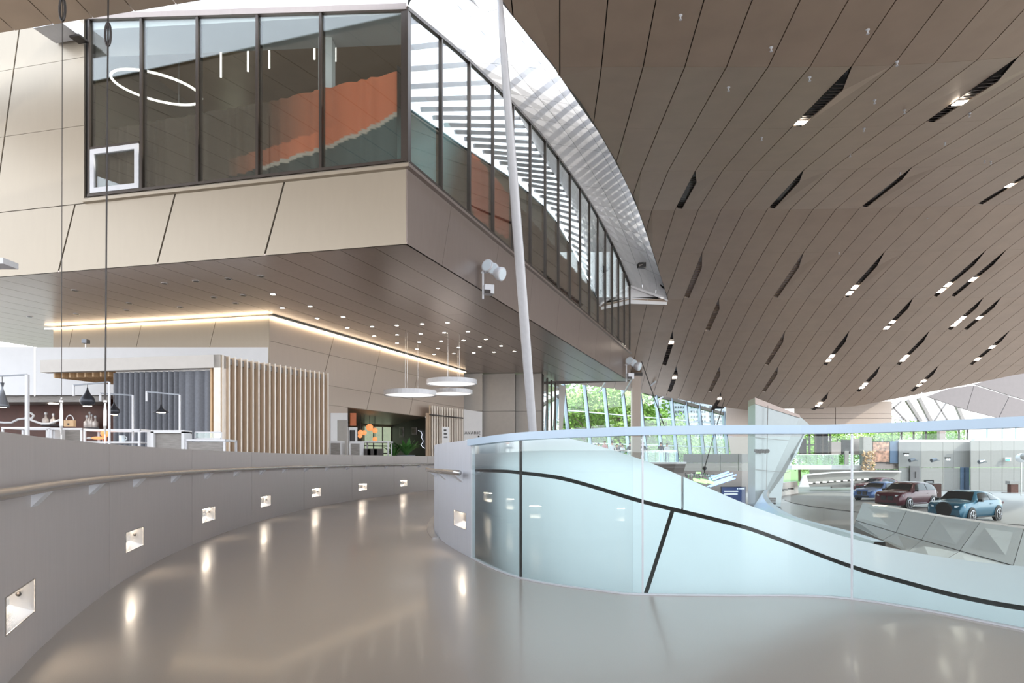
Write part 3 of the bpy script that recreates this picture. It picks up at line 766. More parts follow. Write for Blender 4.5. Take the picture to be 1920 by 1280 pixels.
for k in range(34):
    y = 15.5 + k * .8
    MB().bar(Qp(y) + V((.05, 0, .45)), Gp(y), .09, .14).build('glazing_bar', 'white_metal', rlt)
E0, E1 = Bp(YEND), Qp(YEND)
m = MB(); m.hexa([E0 + V((0, 0, -.12)), E1 + V((0, 0, -.12)), E1 + V((.1, .5, -.12)), E0 + V((.1, .5, -.12))], [E0 + V((0, 0, .12)), E1 + V((0, 0, .12)), E1 + V((.1, .5, .12)), E0 + V((.1, .5, .12))]); m.build('end_trim', 'white_panel', fl)
m = MB(); m.slab([E0 + V((.02, .3, .1)), E1 + V((.02, .3, .1)), E1 + V((.02, .3, -.3)), V((E0.x + .02, E0.y + .3, CZ(E0.x, E0.y) - .35))], (0, -1, 0), .05); m.build('end_panel', 'white_panel', fl)
vp = Bp(39.5).lerp(Gp(39.5), .5); o = MB().slab([vp + V((-.2, 0, -.35)), vp + V((.25, .15, -.35)), vp + V((.25, .15, .05)), vp + V((-.2, 0, .05))], V((.3, -.9, 0)), .25).build('wall_speaker', 'dark_metal'); tag(o, 'small square loudspeaker at the far end of the white band', 'speaker')

# soffit of the volume
sf = thing('ceiling_soffit', 'taupe metal soffit under the hanging upper storey', 'ceiling', (-4, 25, ZS), kind='structure')
dv = V((.36, 1, 0)); PW = .87 / LU
YB = 43.3
for k in range(26):
    A, B = LF(PW * k, ZS), LF(PW * (k + 1), ZS)
    cuts = [0, 7.2, 15.5, 40]
    for c0_, c1_ in zip(cuts, cuts[1:]):
        def pt(base, c): s = min(c, YB - base.y); return base + dv * s
        g = (A - B).normalized() * .008
        pts = [pt(B, c0_) + g + dv * .004, pt(A, c0_) - g + dv * .004, pt(A, c1_) - g - dv * .004, pt(B, c1_) + g - dv * .004]
        MB().hexa(pts, [p + V((0, 0, .04)) for p in pts]).build('panel', 'soffit_metal', sf)
# end face of the volume
MB().hexa([RF(TRE, ZS), RF(TRE + .1, ZS), RF(TRE + .1, ZS, -9), RF(TRE, ZS, -9)], [RF(TRE, ZW), RF(TRE + .1, ZW), RF(TRE + .1, ZW, -9), RF(TRE, ZW, -9)]).build('end_panel', 'taupe_shade_metal', vol)
# downlights
def soff(px, py): return atz(px, py, ZS) if py < HOR else None
on = [(118, 484), (182, 579), (375, 568), (423, 651), (603, 641), (632, 716), (803, 708), (974, 700), (1150, 689), (1326, 681), (818, 773), (977, 765), (1140, 758), (1304, 750), (1468, 743), (977, 822), (1129, 816), (1281, 808), (1437, 803), (1592, 796), (1114, 864), (1259, 859), (1402, 853), (1550, 848), (1697, 842), (1232, 900), (1370, 895), (1508, 890), (1647, 885), (1788, 880)]
offl = [(1140, 632), (1358, 616), (1580, 600), (1808, 582), (518, 680), (895, 769), (1480, 729), (1683, 715), (880, 818), (530, 843), (1247, 796), (1630, 770), (205, 862)]
def downlight(p, litn):
    t = thing('downlight', 'small glowing round downlight in the taupe soffit' if litn else 'unlit round downlight in the soffit above the curtain', 'light', p, 'lit downlights' if litn else 'unlit downlights')
    MB().lathe([(.105, 0.0), (.105, -.012), (.075, -.012), (.07, .0)], p, 14).build('ring', 'steel', t)
    MB().lathe([(.07, -.008), (.07, -.014)], p, 12).build('lamp', 'spot_on' if litn else 'dark_metal', t)
for x, y in on: downlight(soff(480 + x * .2708, 420 + y * .2708), True)
for x, y in offl: downlight(soff(x * .2708, 360 + y * .2708), False)

# ------------------------------------------------------------------ walls below the soffit
Wc, We, Wl = V((-8.36, 23.5, 0)), V((-2.69, 38.3, 0)), V((-17.2, 25.6, 0))
wd = (We - Wc); WN = V((wd.y, -wd.x, 0)).normalized(); wlD = (Wl - Wc); WNL = V((wlD.y, -wlD.x, 0)).normalized()
if WNL.y > 0: WNL = -WNL
def WR(f, z, o=0): return Wc + wd * f + V((0, 0, z)) + WN * o
def WL(f, z, o=0): return Wc + wlD * f + V((0, 0, z)) + WNL * o
tw = thing('wall_back', 'tan metal panelled wall rising to the glowing cove under the soffit', 'wall', Wc, kind='structure')
fop = (4.34 / 14.8, 10.7 / 14.8)
def wall_piece(fn, n, a0, b0, a1, b1, z0, z1, m):
    MB().slab([fn(a0, z0), fn(b0, z0), fn(b1, z1), fn(a1, z1)], n, .08).build('panel', m, tw)
fs = [0, .215, .43, .66, 1.0]; sk_ = -.05
for i in range(4):
    a, b = fs[i], fs[i+1]
    A = lambda f, z: f if f in (0, 1.0) else f + sk_ * (5.2 - z) / 2
    for z0, z1 in ((3.25, 4.0), (4.01, 5.2), (5.21, 6.08)):
        wall_piece(WR, WN, A(a, z0) + .001, A(b, z0) - .001, A(a, z1) + .001, A(b, z1) - .001, z0, z1, 'tan_wall')
wall_piece(WR, WN, 0, fop[0], 0, fop[0], 0, 3.24, 'tan_wall')
wall_piece(WR, WN, fop[1], 1.0, fop[1], 1.0, 0, 3.24, 'tan_wall')
MB().slab([WR(0, 3.3, -.09), WR(1, 3.3, -.09), WR(1, 6.08, -.09), WR(0, 6.08, -.09)], WN, .02).build('backing', 'dark_gap', tw)
for i, (a, b) in enumerate(((0, .26), (.262, .60), (.602, .93), (.932, 1.0))):
    for z0, z1 in ((0, 4.95), (4.96, 6.08)):
        q = lambda f, z: f if f in (0, 1.0) else f - .03 * (z - 5)
        wall_piece(WL, WNL, q(a, z0), q(b, z0), q(a, z1), q(b, z1), z0, z1, 'cream_lit_metal')
MB().slab([WL(0, 0, -.09), WL(1, 0, -.09), WL(1, 6.08, -.09), WL(0, 6.08, -.09)], WNL, .02).build('backing', 'dark_gap', tw)
cv = thing('cove_light', 'warm glowing strip along the top of the tan wall', 'light', WR(0, 6))
MB().hexa([WR(-.004, 5.985, .12), WR(1, 5.985, .12), WR(1, 5.985, .02), WR(0, 5.985, .02)], [WR(-.004, 6.03, .12), WR(1, 6.03, .12), WR(1, 6.03, .02), WR(0, 6.03, .02)]).build('strip', 'led_warm', cv)
MB().hexa([WL(0, 5.985, .12), WL(1.03, 5.985, .12), WL(1, 5.985, .02), WL(0, 5.985, .02)], [WL(0, 6.03, .12), WL(1.03, 6.03, .12), WL(1, 6.03, .02), WL(0, 6.03, .02)]).build('strip', 'led_warm', cv)
MB().hexa([WR(0, 6.03, .16), WR(1, 6.03, .16), WR(1, 6.03, .01), WR(0, 6.03, .01)], [WR(0, 6.075, .16), WR(1, 6.075, .16), WR(1, 6.075, .01), WR(0, 6.075, .01)]).build('profile', 'steel', cv)
# pale end wall with the glazed entry
ew = thing('wall_end', 'pale panelled wall closing the terrace below the soffit', 'wall', at(940, 860, 39), kind='structure')
xs = (868, 905, 966, 1016)
for a, b in zip(xs, xs[1:]):
    for z0, z1 in ((-.4, 3.9), (3.92, 6.08)):
        A_, B_ = at(a, 862, 39.6), at(b, 862, 39.2)
        MB().slab([V((A_.x + .012, A_.y, z0)), V((B_.x - .012, B_.y, z0)), V((B_.x - .012, B_.y, z1)), V((A_.x + .012, A_.y, z1))], (0, -1, 0), .1).build('panel', 'end_wall', ew)
MB().slab([V((at(866, 0, 39.9).x, 39.95, -.4)), V((at(1018, 0, 39.6).x, 39.55, -.4)), V((at(1018, 0, 39.6).x, 39.55, 6.08)), V((at(866, 0, 39.9).x, 39.95, 6.08))], (0, -1, 0), .05).build('backing', 'dark_gap', ew)
w3 = thing('window_3', 'dark glazed entry between pale wall panels beside the white pole', 'window', at(1032, 860, 41), kind='structure')
A_, B_ = at(1018, 862, 39.4), at(1048, 862, 44.5)
nb = V((B_.y - A_.y, -(B_.x - A_.x), 0)).normalized()
for k in range(4):
    p, q = A_.lerp(B_, k / 4), A_.lerp(B_, (k + 1) / 4)
    MB().slab([V((p.x, p.y, -.4)), V((q.x, q.y, -.4)), V((q.x, q.y, 5.9)), V((p.x, p.y, 5.9))], nb, .03).build('pane', 'window_glass', w3)
    MB().bar(V((p.x, p.y, -.4)), V((p.x, p.y, 6.0)), .1).build('mullion', 'mullion', w3)
MB().slab([V((A_.x, A_.y + .3, -.4)) - nb * .8, V((B_.x, B_.y, -.4)) - nb * .8, V((B_.x, B_.y, 6)) - nb * .8, V((A_.x, A_.y + .3, 6)) - nb * .8], nb, .05).build('curtain_wall', 'tan_wall', w3)
C_ = at(1058, 862, 46)
MB().slab([V((B_.x, B_.y, -.4)), V((C_.x - .4, C_.y, -.4)), V((C_.x + .1, C_.y, 6.05)), V((B_.x, B_.y, 6.05))], nb, .3).build('end_pier', 'end_wall', ew)

# ------------------------------------------------------------------ restaurant niche in the tan wall
rs = thing('restaurant_niche', 'open niche with dark wall and bright window in the tan wall', 'niche', WR(.5, 0, -2))
b0, b1 = fop
N0, N1, N2, N3 = WR(b1, 0, -.1), V((-7.45, 42.2, 0)), V((-9.9, 39.6, 0)), WR(b0 - .03, 0, -.1)
def nwall(a, b, m, nm, z0=0, z1=3.24):
    d = (b - a); n = V((d.y, -d.x, 0)).normalized(); c = V((-7.3, 34.5, 0)) - a; n = n if n.dot(c) > 0 else -n
    MB().slab([a + V((0, 0, z0)), b + V((0, 0, z0)), b + V((0, 0, z1)), a + V((0, 0, z1))], n, .08).build(nm, m, rs); return n
nwall(N0, N1, 'black_wall', 'dark_wall'); n12 = nwall(N1, N2, 'tan_wall', 'back_wall'); nwall(N2, N3, 'cream_lit_metal', 'side_wall')
MB().hexa([p + V((0, 0, 3.24)) for p in (N0, N1, N2, N3)], [p + V((0, 0, 3.32)) for p in (N0, N1, N2, N3)]).build('niche_ceiling', 'cream_lit_metal', rs)
w4 = thing('window_4', 'garden window with a glowing pane and dark bars at the back of the niche', 'window', N1.lerp(N2, .3), kind='structure')
mat('garden_glow', srgb(180, 205, 160), .5, 0, .5, 2.5, emit=srgb(206, 220, 190), es=.3)  # emission in the pane stands in for daylight from outside
g0, g1 = N1.lerp(N2, .02) + n12 * .05, N1.lerp(N2, .58) + n12 * .05
MB().slab([g0 + V((0, 0, .4)), g1 + V((0, 0, .4)), g1 + V((0, 0, 3.1)), g0 + V((0, 0, 3.1))], n12, .03).build('pane', 'garden_glow', w4)
for z in (.9, 1.5, 1.95): MB().bar(g0 + n12 * .04 + V((0, 0, z)), g1 + n12 * .04 + V((0, 0, z)), .06).build('bar', 'mullion', w4)
for f in (0, .33, .66, 1): q = g0.lerp(g1, f) + n12 * .04; MB().bar(q + V((0, 0, .4)), q + V((0, 0, 3.1)), .06).build('bar', 'mullion', w4)
def npx(px, py, o):                      # point on a plane parallel to the tan wall, o in front of it
    q = (px - 960) / F; A_ = Wc + WN * o; s = (q * A_.y - A_.x) / (wd.x - q * wd.y); p = A_ + wd * s
    return at(px, py, p.y)
p = [npx(657, 798, -.6), npx(668, 798, -.6), npx(668, 774, -.6), npx(657, 774, -.6)]
tag(MB().slab(p, WN, .03).build('wall_poster', 'orange_print'), 'orange poster panel at the edge of the restaurant niche', 'poster')
t = thing('display_cabinet', 'white upright cabinet with a dark glass door under the orange poster', 'cabinet', npx(661, 830, -1.5))
MB().slab([npx(654, 852, -.6), npx(670, 852, -.6), npx(670, 801, -.6), npx(654, 801, -.6)], WN, .4).build('body', 'white_wall', t)
MB().slab([npx(657, 830, -.56), npx(666, 830, -.56), npx(666, 806, -.56), npx(657, 806, -.56)], WN, .03).build('door', 'black_wall', t)
for k, (x, y, r) in enumerate(((693, 801, .13), (676, 811, .10), (683, 811, .09), (675, 817, .08), (703, 807, .10), (703, 823, .09))):
    c = npx(x, y, -2.0); t = thing('pendant_lamp', '%s glowing copper globe pendant in the restaurant niche' % ['highest', 'second', 'third', 'leftmost low', 'rightmost', 'lowest'][k], 'lamp', c, 'copper pendants')
    MB().ball(c, r * 1.35, 10).build('globe', 'copper_glow', t, True); MB().tube([c + V((0, 0, r)), V((c.x, c.y, 3.24))], .012, 5).build('cord', 'dark_metal', t)
def dpx(px, py, o=.05):                  # point on the dark niche wall
    q = (px - 960) / F; d = N1 - N0; sft = (q * N0.y - N0.x) / (d.x - q * d.y); p = N0 + d * sft; return at(px, py, p.y) + V((-.93, -.36, 0)) * 0 + V((-.02, -.06, 0)) * o / .05
for x, y, w_, h_, nm, lb in ((753, 810, 7, 20, 'wall_mirror', 'narrow white framed panel on the black niche wall'), (777, 808, 9, 14, 'wall_picture', 'small pale framed picture on the black niche wall')):
    q = [dpx(x - w_ / 2, y + h_ / 2), dpx(x + w_ / 2, y + h_ / 2), dpx(x + w_ / 2, y - h_ / 2), dpx(x - w_ / 2, y - h_ / 2)]
    t = thing(nm, lb, 'picture', q[0]); nq = V((-.93, -.37, 0)); MB().slab(q, nq, .04).build('frame', 'white_wall', t)
    c = sum(q, V((0, 0, 0))) / 4; MB().slab([lerp(a, c, .4) + nq * .02 + V((0, -.03, 0)) for a in q], nq, .02).build('print', 'black_wall' if w_ == 7 else 'pale_wall', t)
gt = [dpx(x, y, .08) for x, y in ((786, 807), (791, 809), (793, 814), (792, 820), (795, 826), (794, 830), (791, 833), (794, 838), (798, 840))]
tag(MB().tube(gt, .016, 6).build('wall_neon', 'text_white'), 'white curved guitar outline on the black niche wall', 'sign')
# white door beside the niche
d1 = thing('door_1', 'pale door between the slatted box and the niche', 'door', npx(640, 850, .02), kind='structure')
MB().slab([npx(633, 855, .03), npx(651, 855, .03), npx(651, 787, .03), npx(633, 787, .03)], WN, .04).build('leaf', 'pale_wall', d1)
MB().slab([npx(620, 853, .02), npx(652, 853, .02), npx(652, 774, .02), npx(620, 774, .02)], WN, .02).build('surround', 'white_wall', d1)
# second slatted screen and the sign board
s2 = thing('slatted_screen', 'tall pale wood slatted screen beside the restaurant niche', 'screen', npx(835, 850, .4))
for k in range(14):
    x = 806 + 4.7 * k; yt = 759 + (x - 806) * .13
    c = npx(x, 860, .45); zt = npx(x, yt, .45).z; MB().box((c.x, c.y, zt / 2 - .02), (.05, .22, zt), .0).build('slat', 'wood_edge' if k else 'wood_pale', s2)
c0, c1 = npx(806, 860, .6), npx(872, 860, .6); MB().bar(V((c0.x, c0.y, 3.3)), V((c1.x, c1.y, 3.35)), .06).build('rail', 'dark_metal', s2)
c = npx(802, 860, .3); MB().box((c.x, c.y, 1.7), (.16, .3, 3.4)).build('post', 'wood_pale', s2)
sb = thing('sign_board', 'white sign board with dark letters beside the slatted screen', 'sign', at(887, 850, 33))
bp = [at(869, 862, 33), at(904, 862, 33), at(904, 772, 33), at(869, 767, 33)]
MB().slab([V((bp[0].x, 33, -.02)), V((bp[1].x, 33, -.02)), bp[2], bp[3]], (0, -1, 0), .12).build('board', 'white_wall', sb)
def text(s, p, size, m, parent, name='lettering', rz=0.0, align='CENTER', space=1.0):
    c = bpy.data.curves.new(name, 'FONT'); c.body = s; c.size = size; c.extrude = .004; c.align_x = align; c.space_character = space
    o = bpy.data.objects.new(name + '_t', c); COL.objects.link(o)
    me = bpy.data.meshes.new_from_object(o.evaluated_get(bpy.context.evaluated_depsgraph_get())); bpy.data.objects.remove(o)
    n = bpy.data.objects.new(name, me); COL.objects.link(n); me.materials.clear(); me.materials.append(MAT[m])
    n.rotation_euler = (math.pi / 2, 0, rz); n.parent = parent; n.location = V(p) - parent_loc(parent); return n
bpy.context.view_layer.update()
text('AVARIE', at(886, 814, 32.99) + V((0, -.01, 0)), .21, 'text_dark', sb, 'lettering', 0, 'CENTER', 1.15)
MB().slab([at(896, 819.5, 32.98), at(899, 819.5, 32.98), at(899, 816.5, 32.98), at(896, 816.5, 32.98)], (0, -1, 0), .01).build('mark', 'text_dark', sb)
t = thing('menu_stand', 'white menu stand with grey print in front of the slatted screen', 'sign', at(835, 850, 28))
MB().slab([at(829, 862, 28), at(842, 862, 28), at(842, 800, 28), at(829, 800, 28)], (0, -1, 0), .08).build('board', 'white_wall', t)
for k, y in enumerate((805, 812, 818)): MB().slab([at(832, y + 2.5, 27.98), at(837 + k, y + 2.5, 27.98), at(837 + k, y, 27.98), at(832, y, 27.98)], (0, -1, 0), .01).build('print_mark', 'text_dark', t)

# ------------------------------------------------------------------ ring lamps over the terrace
for (cx, cy, Y, wpx, nm) in ((847, 716, 27, 94, 'upper hanging white ring lamp'), (769, 737, 26.5, 98, 'lower hanging white ring lamp nearest the tan wall'), (846, 735, 30, 80, 'lower hanging white ring lamp partly behind another ring')):
    c = at(cx, cy, Y); R = wpx / F * Y / 2; t = thing('ring_lamp', nm, 'lamp', c, 'ring lamps over the terrace')
    m = MB(); n = 40; pr = [(R, -.09), (R, .09), (R - .06, .10), (R - .06, -.05), (R - .03, -.09), (R, -.09)]
    m.grid([[c + V((r * math.cos(2 * math.pi * k / n), r * math.sin(2 * math.pi * k / n), z)) for k in range(n + 1)] for r, z in pr]); m.build('ring', 'white_metal', t)
    MB().lathe([(R - .06, -.06), (R - .06, -.04)], c, 32).build('diffuser', 'diffuser', t)
    for a in (0, 2.1, 4.2):
        q = c + V((math.cos(a) * R * .3, math.sin(a) * R * .3, 0)); MB().tube([q, V((q.x, q.y, ZS - .003))], .006, 4).build('cable', 'steel', t)

# ------------------------------------------------------------------ slatted box with grey curtain
S0, S1 = V((-7.69, 18.0, 0)), V((-5.88, 21.9, 0)); SLf = V((-13.15, 19.03, 0)); ZT = 3.88
bx = thing('slatted_pavilion', 'pale wood pavilion with vertical slats on one side and an open curtained front', 'pavilion', S0)
sd = (S1 - S0); sn = V((sd.y, -sd.x, 0)).normalized(); fd = (SLf - S0); fn_ = V((-fd.y, fd.x, 0)).normalized()
ang = math.atan2(sd.y, sd.x)
for k in range(21):
    p = S0 + sd * ((k + .3) / 20.6); q = sn * .0
    # each slat: a deep board with a pale front edge
    a = p + sn * .02; b = p - sn * .30; tdir = sd.normalized() * .021
    MB().hexa([a - tdir, a + tdir, b + tdir, b - tdir], [x + V((0, 0, ZT - .02)) for x in (a - tdir, a + tdir, b + tdir, b - tdir)]).build('slat', 'wood_pale', bx)
    e = a + sn * .012
    o = MB().hexa([a - tdir * 1.05, a + tdir * 1.05, e + tdir * 1.05, e - tdir * 1.05], [x + V((0, 0, ZT)) for x in (a - tdir * 1.05, a + tdir * 1.05, e + tdir * 1.05, e - tdir * 1.05)]).build('slat_edge', 'wood_edge', bx)
MB().slab([S0 - sn * .32, S1 - sn * .32, S1 - sn * .32 + V((0, 0, ZT - .1)), S0 - sn * .32 + V((0, 0, ZT - .1))], sn, .05).build('side_board', 'wood_tan', bx)
MB().bar(S0 - sn * .15 + V((0, 0, ZT - .14)), S1 - sn * .15 + V((0, 0, ZT - .14)), .16, .16).build('side_rail', 'wood_grey', bx)
MB().slab([S0 + V((0, 0, ZT - .34)), SLf + V((0, 0, ZT - .34)), SLf + V((0, 0, ZT)), S0 + V((0, 0, ZT))], -fn_ if fn_.y > 0 else fn_, .25).build('front_beam', 'end_wall', bx)
MB().slab([S0, S0 + fd * .035, S0 + fd * .035 + V((0, 0, ZT)), S0 + V((0, 0, ZT))], -fn_ if fn_.y > 0 else fn_, .3).build('corner_post', 'wood_edge', bx)
for k in range(9):
    p = S0 + fd * (.60 + .045 * k); back_ = V((.36, 1, 0)) * 2.6
    MB().bar(p + V((0, .3, ZT - .36)), p + back_ + V((0, 0, ZT - .36)), .06, .2).build('ceiling_slat', 'wood_tan', bx)
cu = thing('grey_curtain', 'long pleated grey curtain drawn across the pavilion front', 'curtain', S0 + fd * .3)
x0, x1 = .045, .60
m = MB(); rows = []
for z in (0.02, 1.0, 2.2, ZT - .38):
    row = []
    for k in range(421):
        f = lerp(x0, x1, k / 420); s = f * fd.length
        amp = .10 if f < .24 else .13; wl_ = .30 if f < .24 else .17
        y = amp * abs(math.sin(s / wl_ * math.pi)) + .02 * math.sin(s * 3.1)
        row.append(S0 + fd * f + V((0, .30, z)) - V((fn_.x, fn_.y, 0)) * (y if fn_.y > 0 else -y))
    rows.append(row)
m.grid(rows); m.build('fabric', 'curtain', cu, True)
MB().bar(S0 + fd * x0 + V((0, .3, ZT - .36)), S0 + fd * x1 + V((0, .3, ZT - .36)), .04).build('track', 'steel', cu)
# white bar block with the dark niche
bw = thing('bar_block', 'tall white bar block with a dark brown shelf recess', 'bar', at(100, 860, 21.6))
Yb = 21.6
def bz(px, z, Y=Yb): return V(((px - 960) / F * Y, Y, z))
MB().hexa([bz(66, 3.15), bz(503, 3.15), bz(503, 3.15, 22.6), bz(66, 3.15, 23.4)], [bz(66, 4.66), bz(503, 4.66), bz(503, 4.66, 22.6), bz(66, 4.66, 23.4)]).build('upper_front', 'white_wall', bw)
MB().hexa([bz(-160, 3.15, 21.9), bz(64, 3.15), bz(64, 3.15, 23.2), bz(-160, 3.15, 23.2)], [bz(-160, 4.72, 21.9), bz(64, 4.68), bz(64, 4.68, 23.2), bz(-160, 4.72, 23.2)]).build('upper_side', 'white_wall', bw)
MB().slab([bz(-160, -.02, 23.2), bz(420, -.02, 23.2), bz(420, 3.2, 23.2), bz(-160, 3.2, 23.2)], (0, -1, 0), .1).build('recess_back', 'bar_brown', bw)
MB().hexa([bz(-160, 2.95, 22.0), bz(206, 2.95, 21.7), bz(206, 2.95, 23.1), bz(-160, 2.95, 23.1)], [bz(-160, 3.14, 22.0), bz(206, 3.14, 21.7), bz(206, 3.14, 23.1), bz(-160, 3.14, 23.1)]).build('recess_head', 'wood_grey', bw)
MB().hexa([bz(-160, 0, 22.2), bz(205, 0, 21.9), bz(205, 0, 22.6), bz(-160, 0, 22.6)], [bz(-160, 1.5, 22.2), bz(205, 1.5, 21.9), bz(205, 1.5, 22.6), bz(-160, 1.5, 22.6)]).build('counter', 'bar_brown', bw)
for a, b, z in ((78, 112, 2.28), (158, 186, 2.18)):
    MB().hexa([bz(a, z - .05, 22.7), bz(b, z - .05, 22.7), bz(b, z - .05, 23.1), bz(a, z - .05, 23.1)], [bz(a, z, 22.7), bz(b, z, 22.7), bz(b, z, 23.1), bz(a, z, 23.1)]).build('shelf', 'black_wall', bw)
MB().lathe([(.14, 2.945), (.14, 2.93)], (bz(100, 0, 22.3).x, 22.3, 0), 12).build('recess_lamp', 'spot_on', bw)
mb = [bz(x, EYE - (y - HOR) / F * 22.4, 22.4) for x, y in ((-5, 791), (8, 792), (22, 792), (34, 786), (50, 784), (60, 784), (64, 779), (58, 774), (50, 776), (48, 782), (56, 786), (66, 790), (78, 794), (92, 794), (104, 790), (112, 787))]
sm_path = []
for i in range(len(mb) - 1): sm_path += [mb[i], mb[i].lerp(mb[i+1], .5)]
tag(MB().tube(sm_path + [mb[-1]], .035, 6).build('rope_light', 'white_wall'), 'white looping rope light in front of the brown bar recess', 'light')
bp_ = [(86, 2.28, .34, .11), (100, 2.28, .30, .10), (163, 2.18, .34, .10), (168, 2.18, .46, .07), (172, 2.18, .38, .07), (179, 2.18, .33, .09)]
for k, (x, z, h, r) in enumerate(bp_):
    c = bz(x, z, 22.85); t = thing('decanter', ['squat glass decanter with a white stopper on the bar shelf', 'glass decanter beside the white stoppered one', 'first bottle of the four on the right bar shelf', 'tallest clear bottle on the right bar shelf', 'third bottle on the right bar shelf', 'round bottle at the end of the right bar shelf'][k], 'bottle', c, 'bottles on the bar shelves')
    MB().lathe([(r, 0), (r, h * .55), (r * .35, h * .72), (r * .3, h)], c, 10).build('glass', 'bottle', t, True)
    MB().lathe([(r * .4, h), (r * .45, h + .06), (r * .1, h + .08)], c, 8).build('stopper', 'white_metal', t)

# ------------------------------------------------------------------ display furniture behind the parapet (about 12 m away)
YF = 12.0
def fz(px, py, Y=YF): return at(px, py, Y)
def frame_unit(name, label, x0, x1, ytop, Y, dep, fill=None, shelf=None, m='white_metal'):
    a, b = fz(x0, ytop, Y), fz(x1, ytop, Y); z = a.z; t = thing(name, label, 'shelf unit', V(((a.x + b.x) / 2, Y + dep / 2, 0)))
    th = .032
    for x in (a.x, b.x):
        for y in (Y, Y + dep): MB().box((x, y, z / 2 - .01), (th, th, z)).build('post', m, t)
    for y in (Y, Y + dep): MB().box(((a.x + b.x) / 2, y, z), (b.x - a.x + th, th, th)).build('rail', m, t)
    for x in (a.x, b.x): MB().box((x, Y + dep / 2, z), (th, dep, th)).build('side_rail', m, t)
    if fill: MB().box(((a.x + b.x) / 2, Y + .03, z / 2), (b.x - a.x - .05, .03, z - .06)).build('front_panel', fill, t)
    for s in (shelf or []): MB().box(((a.x + b.x) / 2, Y + dep / 2, fz(x0, s, Y).z), (b.x - a.x, dep, .03)).build('shelf_board', m, t)
    return t
frame_unit('display_shelf', 'low white metal shelf frame at the far left behind the parapet', 5, 93, 802, YF, .5, None, [830])
u = frame_unit('display_shelf', 'white shelf frame with a white side box beside the steel cable', 96, 153, 804, YF, .5, None, [832])
MB().box(fz(105, 818, YF + .2), (.16, .3, .28)).build('white_box', 'white_wall', u); MB().box(fz(132, 818, YF + .35), (.4, .04, .3)).build('grey_panel', 'wood_grey', u)
frame_unit('display_shelf', 'white open shelf frame holding the pale mug', 159, 261, 806, YF, .55, None, [829])
t = thing('display_desk', 'white framed desk with a grey wood front panel', 'desk', V((fz(316, 0, YF).x, YF, 0)))
a, b = fz(288, 809, YF), fz(345, 809, YF)
MB().box(((a.x + b.x) / 2, YF + .04, a.z / 2), (b.x - a.x - .06, .05, a.z - .06)).build('front_panel', 'wood_grey', t)
for x in (a.x, b.x): MB().box((x, YF + .1, a.z / 2), (.05, .3, a.z)).build('leg', 'white_wall', t)
MB().box(((a.x + b.x) / 2, YF + .1, a.z), (b.x - a.x + .05, .3, .05)).build('top', 'white_wall', t)
c = fz(279, 0, YF); MB().box((c.x, YF + .25, a.z / 2), (.17, .3, a.z)).build('side_box', 'white_wall', t)
t = frame_unit('display_desk', 'low white framed desk with a grey glass front beside the slats', 349, 421, 825, YF, .5, 'wood_grey')
t['category'] = 'desk'
t = thing('glass_case', 'small clear glass case with white edges on the low desk', 'case', fz(385, 824, YF + .2))
a, b, h = fz(366, 823, YF + .2), fz(415, 823, YF + .2), fz(366, 810, YF + .2).z
for x in (a.x, b.x): MB().box((x, YF + .2, (a.z + h) / 2), (.02, .02, h - a.z)).build('edge', 'white_metal', t)
for z in (a.z + .01, h): MB().box(((a.x + b.x) / 2, YF + .2, z), (b.x - a.x, .02, .02)).build('edge', 'white_metal', t)
MB().box(((a.x + b.x) / 2, YF + .21, (a.z + h) / 2), (b.x - a.x - .03, .01, h - a.z - .02)).build('glass', 'small_glass', t)
t = thing('mug', 'pale blue mug standing on the white shelf', 'mug', fz(229, 829, YF + .2))
c = fz(229, 828.2, YF + .2); MB().lathe([(.045, 0), (.05, .01), (.05, .115), (.044, .115), (.044, .02)], c, 14).build('cup', 'ceramic', t, True)
MB().tube([c + V((.048, 0, .09)), c + V((.08, 0, .085)), c + V((.085, 0, .05)), c + V((.05, 0, .03))], .009, 6).build('handle', 'ceramic', t)
t = thing('wooden_bag', 'light wooden box bag with a looped white handle on the shelf frame', 'bag', fz(131, 802, YF + .25))
c = fz(131, 793.5, YF + .25); MB().box(c, (.17, .08, .115)).build('body', 'wood_tan', t); MB().box(c + V((0, -.042, -.015)), (.03, .01, .03)).build('clasp', 'dark_metal', t)
MB().tube([c + V((.065 * math.cos(a), 0, .057 + .09 * math.sin(a))) for a in [math.pi * k / 10 for k in range(11)]], .008, 6).build('handle', 'white_wall', t)
c = fz(197, 812, YF + .4); t = thing('copper_lamp', 'small glowing copper table lamp beside the cable', 'lamp', c)
MB().ball(c, .075, 12).build('globe', 'copper_glow', t, True); MB().lathe([(.03, -.16), (.03, -.06)], c, 8).build('neck', 'copper', t)
c = fz(184, 821, YF + .3); t = thing('red_tray', 'red lobster-shaped ornament lying on the shelf', 'ornament', c)
MB().ball(c, .06, 8, (2.2, .7, .5)).build('body', 'copper_glow', t); MB().ball(c + V((-.16, 0, 0)), .035, 8, (1.4, .8, .6)).build('head', 'white_wall', t)
